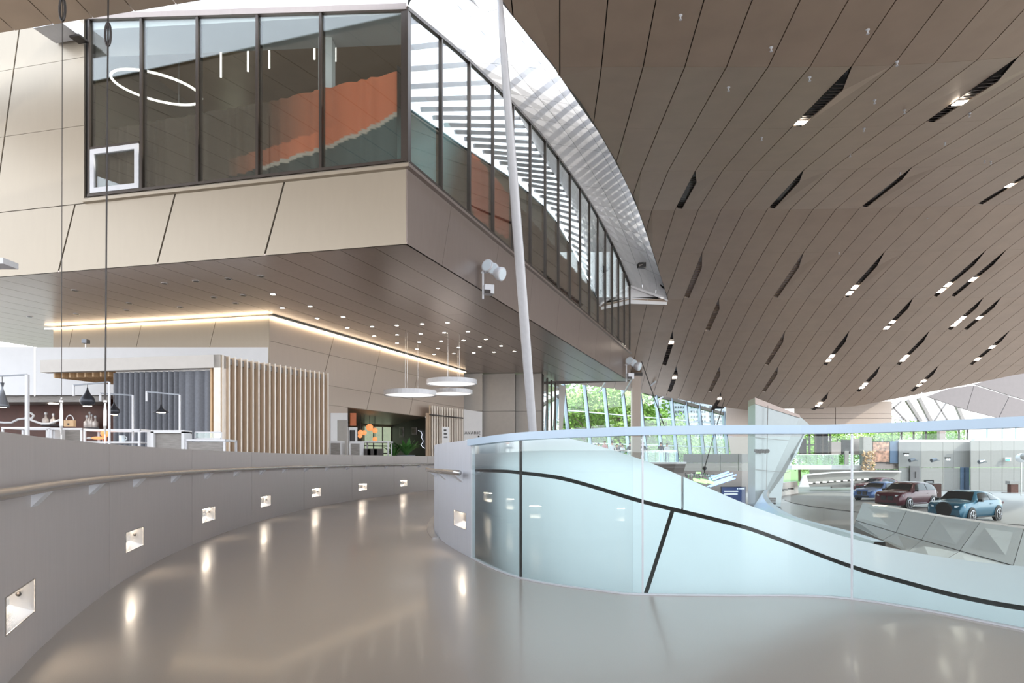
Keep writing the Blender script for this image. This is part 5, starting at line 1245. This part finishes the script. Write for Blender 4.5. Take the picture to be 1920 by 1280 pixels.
MB().bar(at(1508, 834, 73), at(1556, 834, 73), .12).build('cross_bar', 'dark_metal', ga)
for x in (1518, 1529, 1542, 1557): MB().bar(at(x, 852, 73), at(x, 800, 73), .16).build('mullion', 'mullion', ga)
wp([(1490, 905), (1620, 905), (1620, 880), (1520, 880), (1518, 900)][:2] + [(1620, 880), (1520, 880)], 76, 'wood_grey', .2, 'under_wall', ga) if False else wp([(1519, 900), (1690, 900), (1690, 880), (1519, 880)], 76, 'wood_grey', .2, 'under_wall', ga)
t = thing('info_post', 'pale information post standing on the far gallery', 'post', at(1587, 870, 67.8)); MB().box(at(1587, 858, 67.6), (.4, .2, 1.35)).build('column', 'pale_wall', t); MB().box(at(1587, 843.5, 67.6), (.36, .2, .2)).build('head', 'black_plastic', t)
t = thing('plant_pillar', 'pale pillar with trailing dried plants on the far gallery', 'pillar', at(1628, 880, 67.5)); wp([(1619, 884), (1635, 884), (1635, 819), (1619, 819)], 67.6, 'pale_wall', .8, 'shaft', t)
rnd = random.Random(4); m = MB()
for k in range(120):
    p = at(rnd.uniform(1617, 1640), rnd.uniform(845, 882), 67.2 + rnd.uniform(-.3, .2)); a = V((rnd.uniform(-1, 1), rnd.uniform(-1, 1), rnd.uniform(-1, 1))).normalized() * .22; b = a.orthogonal().normalized() * .09; m.poly([p - a, p + b, p + a, p - b])
m.build('foliage', 'wood_tan', t, stuff=True)
ip = thing('inner_ramp_wall', 'white topped low ramp wall with a row of small lights behind the cars', 'wall', at(1600, 905, 66))
pts_t = [(1510, 890), (1560, 885.5), (1620, 883), (1688, 884)]
for k in range(3):
    (x0, y0), (x1, y1) = pts_t[k], pts_t[k+1]
    MB().slab([at(x0, 915 if k else 912, 66), at(x1, 912, 66), at(x1, y1, 66), at(x0, y0, 66)], (0, -1, 0), .3).build('panel', 'pale_wall', ip); MB().bar(at(x0, y0, 65.9), at(x1, y1, 65.9), .35, .12).build('cap', 'white_panel', ip)
wp([(1498, 913), (1518, 913), (1512, 890), (1507, 890)], 64, 'white_panel', .2, 'end_panel', ip)
for k in range(9): x = 1520 + k * 13; y = 905 - k * .9; MB().box(at(x, y, 65.6), (.35, .1, .12)).build('lamp', 'lamp_soft', ip); 
MB().bar(at(1514, 907, 65.7), at(1640, 897, 65.7), .1, .12).build('lamp_rail', 'dark_metal', ip)
# roof light on the far right and the grey sloping cladding
sk = thing('skylight_frame', 'white sloping skylight frame with diagonal beams at the far right', 'skylight', at(1750, 780, 74))
for k, (a, b) in enumerate((((1700, 790), (1668, 757)), ((1726, 790), (1700, 750)), ((1745, 790), (1722, 746)), ((1778, 790), (1748, 742)), ((1806, 790), (1790, 752)), ((1660, 778), (1690, 752)), ((1752, 789), (1776, 752)))):
    MB().bar(at(*a, 74), at(*b, 74), .35 if k in (1, 2, 4) else .14).build('beam', 'pale_wall' if k in (1, 2, 4) else 'wood_grey', sk)
MB().bar(at(1655, 783, 74.2), at(1900, 792, 74.2), .3).build('bottom_beam', 'white_panel', sk); MB().bar(at(1652, 780, 74), at(1672, 757, 74), .9, .3).build('end_truss', 'white_panel', sk)
gc = thing('wall_slope', 'grey triangular sloping cladding under the ceiling at the far right', 'wall', at(1850, 750, 66), kind='structure')
wp([(1738, 743), (1812, 768), (1826, 722), (1780, 728)], 66, 'slope_clad', .2, 'panel', gc); wp([(1813, 768.5), (1872, 783), (1892, 742), (1827, 722)], 66, 'slope_clad', .2, 'panel', gc)
wp([(1828, 720), (1893, 741), (1960, 760), (1960, 690), (1890, 700)], 66, 'slope_clad', .2, 'panel', gc); wp([(1873, 784), (1960, 796), (1960, 762), (1893, 743)], 66, 'slope_clad', .2, 'panel', gc)
# window band above the far wall
w6 = thing('window_6', 'low window band with dark posts above the far panelled wall', 'window', at(1800, 815, 75), kind='structure')
for x in (1690, 1713, 1736, 1762, 1798, 1814, 1851, 1880, 1905): MB().bar(at(x, 828, 75), at(x, 795, 75), .35 if x in (1762,) else .14).build('mullion', 'facade_frame' if x > 1830 else 'mullion', w6)
for a, b in zip((1640, 1690, 1736, 1798, 1851, 1905), (1690, 1736, 1798, 1851, 1905, 1960)): wp([(a, 828), (b, 828), (b, 795), (a, 795)], 75.2, 'facade_glass', .05, 'pane', w6)
wp([(1685, 829), (1830, 829), (1830, 824), (1685, 824)], 72.5, 'white_panel', .6, 'ledge', w6); wp([(1828, 829), (1960, 831), (1960, 824), (1828, 821)], 71.2, 'white_panel', .6, 'ledge', w6)
wp([(1762, 828), (1773, 828), (1773, 795), (1762, 795)], 74, 'taupe_shade_metal', .5, 'pier', w6)
# small fittings on the far wall
def fitting(px, py, Y, nm, lb, cat, m):
    t = thing(nm, lb, cat, at(px, py, Y)); return t
for k, (x, y) in enumerate(((1699, 852), (1777, 860))):
    t = thing('emergency_lamp', ['white twin emergency lamp above the pale grey door', 'white twin emergency lamp on the grey wall bay'][k], 'lamp', at(x, y, 70)); MB().box(at(x, y - 2, 70), (.5, .2, .14)).build('box', 'dark_metal', t)
    for d in (-2, 2): MB().lathe([(.09, 0), (.11, .1)], at(x + d, y + 1, 69.9), 8, (0, -1, 0)).build('lens', 'headlamp', t)
for k, (x, y) in enumerate(((1710, 862), (1751, 862), (1840, 865))):
    t = thing('projector_arm', ['dark projector on an arm by the pale grey door', 'dark projector on the grey wall bay', 'pair of silver spotlights on the pale wall bay'][k], 'projector', at(x, y, 69.6)); MB().lathe([(.16, -.3), (.2, .3)], at(x, y, 69.5), 8, (-1, -.2, -.2)).build('body', 'lamp_grey', t); MB().bar(at(x + 2, y, 69.6), at(x + 10, y + 1, 70.4), .08).build('arm', 'lamp_grey', t)
t = thing('exit_sign', 'green and white exit sign on the far pale wall', 'sign', at(1891, 860, 70.6)); wp([(1885, 864), (1896, 864), (1896, 857), (1885, 857)], 70.7, 'white_wall', .08, 'box', t); wp([(1887, 863.5), (1894, 863.5), (1894, 860), (1887, 860)], 70.6, 'exit_green', .04, 'arrow', t)
t = thing('info_kiosk', 'small brown kiosk stand near the far wall', 'kiosk', atz(1899, 924, -2.06)); c = atz(1899, 924, -2.06); MB().lathe([(.9, 0), (.9, .06)], c, 16).build('base', 'taupe_shade_metal', t); MB().box(c + V((0, 0, .45)), (.7, .5, .8)).build('body', 'bar_brown', t); MB().box(c + V((.1, 0, 1.0)), (1.2, .6, .3)).build('top', 'wood_grey', t)
t = thing('info_lectern', 'black information lectern behind the dark red car', 'lectern', atz(1738, 934, -2.06)); c = atz(1741, 934, -2.06); MB().box(c + V((0, 0, .55)), (.5, .35, 1.1)).build('column', 'black_plastic', t); MB().box(c + V((0, -.05, 1.3)), (.75, .12, .45)).build('screen', 'black_plastic', t); MB().box(c + V((0, -.12, 1.35)), (.5, .01, .06)).build('print', 'text_white', t)
t = thing('brown_plinth', 'brown box plinth just behind the dark red car', 'plinth', atz(1754, 945, -2.06)); c = atz(1754, 945, -2.06); MB().box(c + V((0, 0, .75)), (.55, .5, 1.48)).build('body', 'bar_brown', t); MB().box(c + V((0, 0, 1.5)), (.58, .53, .03)).build('top', 'white_wall', t)
t = thing('white_armchair', 'white rounded display chair at the far right edge', 'chair', at(1914, 862, 60)); c = at(1915, 858, 60); MB().ball(c, .5, 10, (1, .7, .8)).build('shell', 'white_wall', t, True); MB().ball(c + V((0, -.25, .1)), .3, 8).build('cushion', 'pale_wall', t, True); MB().bar(c - V((0, 0, .4)), V((c.x, c.y, -2.06)), .08).build('stem', 'steel', t)

# ------------------------------------------------------------------ neon sculpture and blue screen below the balcony
ns = thing('neon_sculpture', 'hanging cluster of green and blue neon tubes', 'sculpture', at(1322, 885, 45))
MB().ball(at(1321, 877.5, 45), .14, 10).build('hub', 'dark_metal', ns); MB().tube([at(1321, 880, 45), at(1321, 886, 45)], .05, 6).build('stem', 'dark_metal', ns); MB().lathe([(.14, 0), (.2, -.08), (.05, -.12)], at(1321, 886, 45), 10).build('dish', 'steel', ns)
rnd = random.Random(11)
for k in range(10):
    x0, y0 = rnd.uniform(1326, 1344), rnd.uniform(896, 912) ; x1 = x0 + rnd.uniform(26, 48); y1 = y0 - (x1 - x0) * .33
    MB().tube([at(x0, y0, 45 + rnd.uniform(-.6, .6)), at(min(x1, 1396), y1, 45 + rnd.uniform(-.6, .6))], .045, 5).build('blue_tube', 'blue_neon', ns)
for k in range(7):
    x0, y0 = rnd.uniform(1300, 1315), rnd.uniform(896, 903); MB().tube([at(x0, y0, 45.3), at(x0 + 24, y0 + 5, 44.6)], .06, 5).build('green_tube', 'green_neon', ns)
for k in range(26):
    x = 1286 + k * 2.7 + rnd.uniform(-1, 1); y = 886 + rnd.uniform(0, 5); MB().tube([at(x, y, 45 + rnd.uniform(-.8, .8)), at(x, y + rnd.uniform(5, 9), 45 + rnd.uniform(-.8, .8))], .03, 5).build('hanging_tube', 'steel' if k % 3 else 'dark_metal', ns)
MB().bar(at(1284, 889, 45), at(1360, 892, 45), .06).build('frame', 'steel', ns); MB().bar(at(1305, 886, 45.3), at(1313, 886, 45.3), .1).build('green_tube', 'green_neon', ns)
t = thing('blue_screen', 'dark blue display screen below the neon sculpture', 'screen', at(1372, 960, 50)); wp([(1352, 962), (1398.5, 962), (1398.5, 912), (1352, 912)], 50, 'black_plastic', .15, 'frame', t); wp([(1353, 958), (1397.5, 958), (1397.5, 913), (1353, 913)], 49.95, 'screen_blue', .04, 'picture', t)
MB().lathe([(.045, 0), (.045, .02)], at(1383, 916, 49.9), 10, (0, -1, 0)).build('round_mark', 'text_white', t); MB().bar(at(1386, 916, 49.9), at(1396, 916, 49.9), .02, .05).build('text_line', 'text_white', t)
for y, b in ((921, 1384), (926, 1383)): MB().bar(at(1358, y, 49.9), at(b, y, 49.9), .02, .08).build('text_line', 'text_white', t)

# ------------------------------------------------------------------ cars
def make_car(name, label, L, Wd, Ht, paint, kind, loc, rz, grille='oval'):
    t = thing(name, label, 'car', (0, 0, 0), 'cars on the round display floor')
    if kind == 'suv':  tops_ = [(0, .82), (.02, .98), (.06, 1.06), (.13, 1.24), (.24, 1.44), (.38, 1.56), (.52, 1.58), (.60, 1.52), (.73, 1.12), (.80, 1.08), (.92, 1.02), (.975, .92), (1, .66)]
    elif kind == 'box': tops_ = [(0, .85), (.015, 1.05), (.04, 1.25), (.09, 1.50), (.2, 1.62), (.38, 1.68), (.52, 1.66), (.60, 1.56), (.73, 1.16), (.8, 1.12), (.92, 1.06), (.975, .95), (1, .7)]
    else: tops_ = [(0, .72), (.02, .92), (.12, 1.0), (.18, 1.08), (.3, 1.36), (.42, 1.46), (.52, 1.45), (.59, 1.36), (.72, 1.0), (.8, .96), (.92, .88), (.975, .78), (1, .58)]
    zsc = Ht / max(z for _, z in tops_); belt = interp(tops_, .78) * zsc * .97; hw = Wd / 2; zb = .24
    st = [0, .012, .03, .06, .1, .15, .2, .26, .32, .38, .45, .52, .58, .64, .7, .75, .82, .88, .93, .96, .985, 1]
    X = lambda f: (f - .5) * L
    def sec(f):
        zt = smooth_interp(tops_, f) * zsc; e = min(f, 1 - f); wv = hw * (1 - .16 * max(0, 1 - e / .09) ** 2 - .04 * max(0, 1 - e / .3))
        ins_ = max(0, min(1, (zt - belt) / (Ht - belt + .01))); bz_ = min(belt + .02, zt - .06); wt = wv * lerp(.90, .70, ins_)
        return wv, zt, bz_, wt
    def ring(f):
        wv, zt, bz_, wt = sec(f); x = X(f); zm = lerp(zb, bz_, .55); lo = zb + (.12 if f in (0, 1) else 0)
        h = [(wv * .82, lo), (wv * .97, lo + .08), (wv, zm), (wv * .96, bz_), (lerp(wv * .96, wt, .55), lerp(bz_, zt, .55)), (wt, zt - .05 * (zt > belt)), (wt * .75, zt), (0, zt + .015)]
        return [(x, -a, b) for a, b in h] + [(x, a, b) for a, b in reversed(h[:-1])]
    m = MB(); m.grid([ring(f) for f in st]); m.poly(ring(0)); m.poly(list(reversed(ring(1))))
    i0 = [r for r in (ring(f) for f in st)]; m.grid([[r[0] for r in i0], [r[-1] for r in i0]]); m.build('body', paint, t, True)
    roof = [f for f in st if smooth_interp(tops_, f) * zsc > belt + .22]
    fr, re_ = max(roof), min(roof); mid = lerp(re_, fr, .48)
    def sidewin(fa, fb, sgn):
        n = 6; lo, hi = [], []
        for k in range(n + 1):
            f = lerp(fa, fb, k / n); wv, zt, bz_, wt = sec(f); ww = lerp(wv * .96, wt, .12)
            lo.append((X(f), sgn * (lerp(wv * .96, wt, .08) + .04), lerp(bz_, zt, .08))); hi.append((X(f), sgn * (wt + .035), zt - .10))
        m = MB(); m.grid([lo, [((a[0]+b[0])/2, sgn * (abs(a[1]) * .45 + abs(b[1]) * .55 + .012), lerp(a[2], b[2], .55)) for a, b in zip(lo, hi)], hi]); m.build('side_window', 'car_glass', t, True)
    for s_ in (-1, 1): sidewin(re_ + .02, mid - .008, s_); sidewin(mid + .008, fr - .005, s_)
    def screen(fa, fb, nm):
        rows = []
        for k in range(5):
            f = lerp(fa, fb, k / 4); wv, zt, bz_, wt = sec(f); rows.append([(X(f), y * wt * .9, zt + .022 - .01 * abs(y)) for y in (-1, -.8, 0, .8, 1)])
        m = MB(); m.grid(rows); m.build(nm, 'car_glass', t, True)
    fw = fr + .005; screen(.735, .605, 'windscreen'); screen(*((.08, .24) if kind != 'sedan' else (.17, .31)), 'rear_window') if kind != 'box' else screen(.03, .085, 'rear_window')
    wr_ = .37 if kind != 'sedan' else .35
    for sx, f in ((1, .815), (0, .185)):
        for s_ in (-1, 1):
            c = V((X(f), s_ * (hw - .10), wr_)); MB().lathe([(wr_ + .06, -.02), (wr_ + .06, .115), (wr_ - .02, .116)], c, 20, (0, s_, 0)).build('wheel_arch', 'black_plastic', t)
            wl_o = MB().lathe([(wr_ * .7, -.10), (wr_, -.08), (wr_, .10), (wr_ * .93, .13), (wr_ * .74, .13)], c, 22, (0, s_, 0)).build('wheel', 'tyre', t)
            rm = MB(); rm.lathe([(.06, .12), (.07, .15), (.03, .16)], c, 10, (0, s_, 0))
            for q in range(5):
                a = 2 * math.pi * q / 5 + .3; d = V((math.cos(a), 0, math.sin(a))); rm.bar(c + V((0, s_ * .14, 0)) + d * .04, c + V((0, s_ * .135, 0)) + d * wr_ * .74, .07, .03)
            rm.tube([c + V((math.cos(a) * wr_ * .74, s_ * .132, math.sin(a) * wr_ * .74)) for a in [6.283 * q / 20 for q in range(20)]], .02, 5, True); rm.build('rim', 'rim', wl_o)
    xf = X(1)
    zg = belt * .60
    if grille == 'oval':
        MB().lathe([(.40, 0), (.42, .035), (.34, .05)], (xf - .045, 0, zg), 22, (1, 0, 0)).build('grille', 'black_plastic', t)
    else:
        for s_ in (-1, 1): MB().box((xf + .0, s_ * .22, zg + .04), (.06, .34, .26)).build('grille', 'black_plastic', t)
    MB().box((xf - .02, 0, .36), (.07, hw * 1.2, .10)).build('lower_intake', 'black_plastic', t)
    for s_ in (-1, 1):
        MB().hexa([(xf - .30, s_ * hw * .93, zg + .16), (xf - .02, s_ * hw * .52, zg + .16), (xf + .0, s_ * hw * .52, zg + .24), (xf - .30, s_ * hw * .94, zg + .26)], [(xf - .26, s_ * (hw * .93 + .02), zg + .16), (xf + .02, s_ * hw * .54, zg + .16), (xf + .02, s_ * hw * .54, zg + .24), (xf - .26, s_ * (hw * .94 + .02), zg + .26)]).build('headlight', 'headlamp', t)
        MB().box((X(.66), s_ * (hw + .08), belt + .06), (.12, .2, .13)).build('mirror', 'black_plastic', t)
        MB().box((X(0) + .06, s_ * hw * .72, belt * .86), (.16, .34, .1)).build('tail_light', 'car_wine', t)
        MB().box((X(.5), s_ * (hw + .004), .27), (L * .42, .03, .06)).build('sill_trim', 'chrome' if kind == 'box' else 'black_plastic', t)
        for f in (mid, ): MB().box((X(f) - .1, s_ * (hw * .995), belt * .86), (.2, .03, .03)).build('door_handle', paint, t)
    t.location = loc; t.rotation_euler = (0, 0, rz)
    return t
R = math.radians
make_car('teal_car', 'teal sport utility car in front of the others', 4.6, 1.88, 1.58, 'car_teal', 'suv', V((atz(1806, 978, -2.06).x + .6, 35.6, -2.06)), R(213))
make_car('red_car', 'dark red boxy utility car second from the front', 4.75, 1.96, 1.72, 'car_red', 'box', V((at(1704, 0, 45).x, 45.3, -2.06)), R(213), 'kidney')
make_car('blue_car', 'blue saloon car between the two dark red cars', 4.7, 1.85, 1.46, 'car_blue', 'sedan', V((at(1650, 0, 54).x, 54, -2.06)), R(210), 'kidney')
make_car('wine_car', 'wine red saloon car farthest back with a bright roof line', 5.2, 1.9, 1.48, 'car_wine', 'sedan', V((at(1648, 0, 65.5).x, 65.5, -2.06)), R(203), 'kidney')

# ------------------------------------------------------------------ trees and the far tower
def tree_proto(seed, leafm, label):
    rnd = random.Random(seed); t = thing('tree', label, 'tree', (0, 0, 0), 'trees beyond the glazing')
    MB().tube([(0, 0, 0), (.1, .05, 2.5), (-.1, 0, 5.5), (.05, .05, 8)], [.28, .22, .16, .06], 8).build('trunk', 'bark', t)
    br = MB()
    for k in range(7):
        a = rnd.uniform(0, 6.28); z = rnd.uniform(2.6, 6); br.tube([(0, 0, z), (math.cos(a) * 1.5, math.sin(a) * 1.5, z + 1.4)], [.09, .03], 5)
    br.build('branches', 'bark', t)
    m = MB(); blobs = [(V((rnd.gauss(0, 1.3), rnd.gauss(0, 1.3), rnd.uniform(2.4, 8.6))), rnd.uniform(.9, 1.7)) for _ in range(22)]
    for c, r in blobs:
        for k in range(95):
            d = V((rnd.gauss(0, 1), rnd.gauss(0, 1), rnd.gauss(0, 1))).normalized(); p = c + d * r * rnd.uniform(.55, 1.0)
            a = (d.orthogonal() * rnd.uniform(-1, 1) + V((rnd.uniform(-1, 1), rnd.uniform(-1, 1), rnd.uniform(-.5, .8)))).normalized() * rnd.uniform(.14, .26); b = a.orthogonal().normalized() * a.length * .62
            m.poly([p - a, p + b, p + a, p - b])
    m.build('crown', leafm, t, stuff=False)
    return t
protos = [tree_proto(1, 'leaf', 'x'), tree_proto(2, 'leaf_light', 'x'), tree_proto(3, 'leaf', 'x')]
spots = [(1052, 88, 1.0), (1078, 92, 1.05), (1104, 86, .95), (1128, 96, 1.15), (1150, 90, 1.05), (1172, 94, 1.1), (1206, 93, 1.0), (1228, 98, .9), (1250, 92, .8), (1270, 100, .75), (1300, 96, .6), (1330, 98, .55), (1358, 97, .55), (1392, 100, .6), (1066, 108, 1.3), (1140, 110, 1.35),
         (1500, 104, .6), (1530, 104, .62), (1570, 106, .7), (1600, 100, .62), (1640, 104, .66), (1672, 108, .72), (1700, 102, .62), (1730, 106, .7), (1752, 103, .62), (1785, 108, .7), (1520, 96, .45), (1560, 95, .42)]
words_ = ['first', 'second', 'third', 'fourth', 'fifth', 'sixth', 'seventh', 'eighth', 'ninth', 'tenth', 'eleventh', 'twelfth', 'thirteenth', 'fourteenth', 'rear first', 'rear second']
for k, (px, Y, s) in enumerate(spots):
    o = protos[k] if k < 3 else copy_tree(protos[k % 3]); p = at(px, 862, Y)
    o.location = (p.x, Y, -2.15); s *= 1.3 if k < 16 else 1.45; o.scale = (s, s, s); o.rotation_euler = (0, 0, k * 1.7)
    o['label'] = ('bright green tree, %s from the left behind the far glass facade' % words_[k]) if k < 16 else ('green tree, %s from the left behind the low window band' % words_[k - 16])
hr_ = thing('tower_block', 'white tower block with rows of small windows beyond the trees', 'building', at(1320, 862, 400))
MB().box((at(1325, 0, 400).x, 415, 22), (52, 30, 50)).build('wall', 'highrise', hr_)
x0 = at(1262, 0, 400).x; wm = None
for r in range(10):
    for c in range(26):
        if c % 7 == 6: continue
        p = V((x0 + c * 1.55, 399.9, 10 + r * 2.75))
        if wm is None: o = MB().box(p, (.8, .3, 1.2)).build('window', 'highrise_window', hr_); wm = o; base_p = p.copy()
        else: o = wm.copy(); COL.objects.link(o); o.parent = hr_; o.location = p - base_p
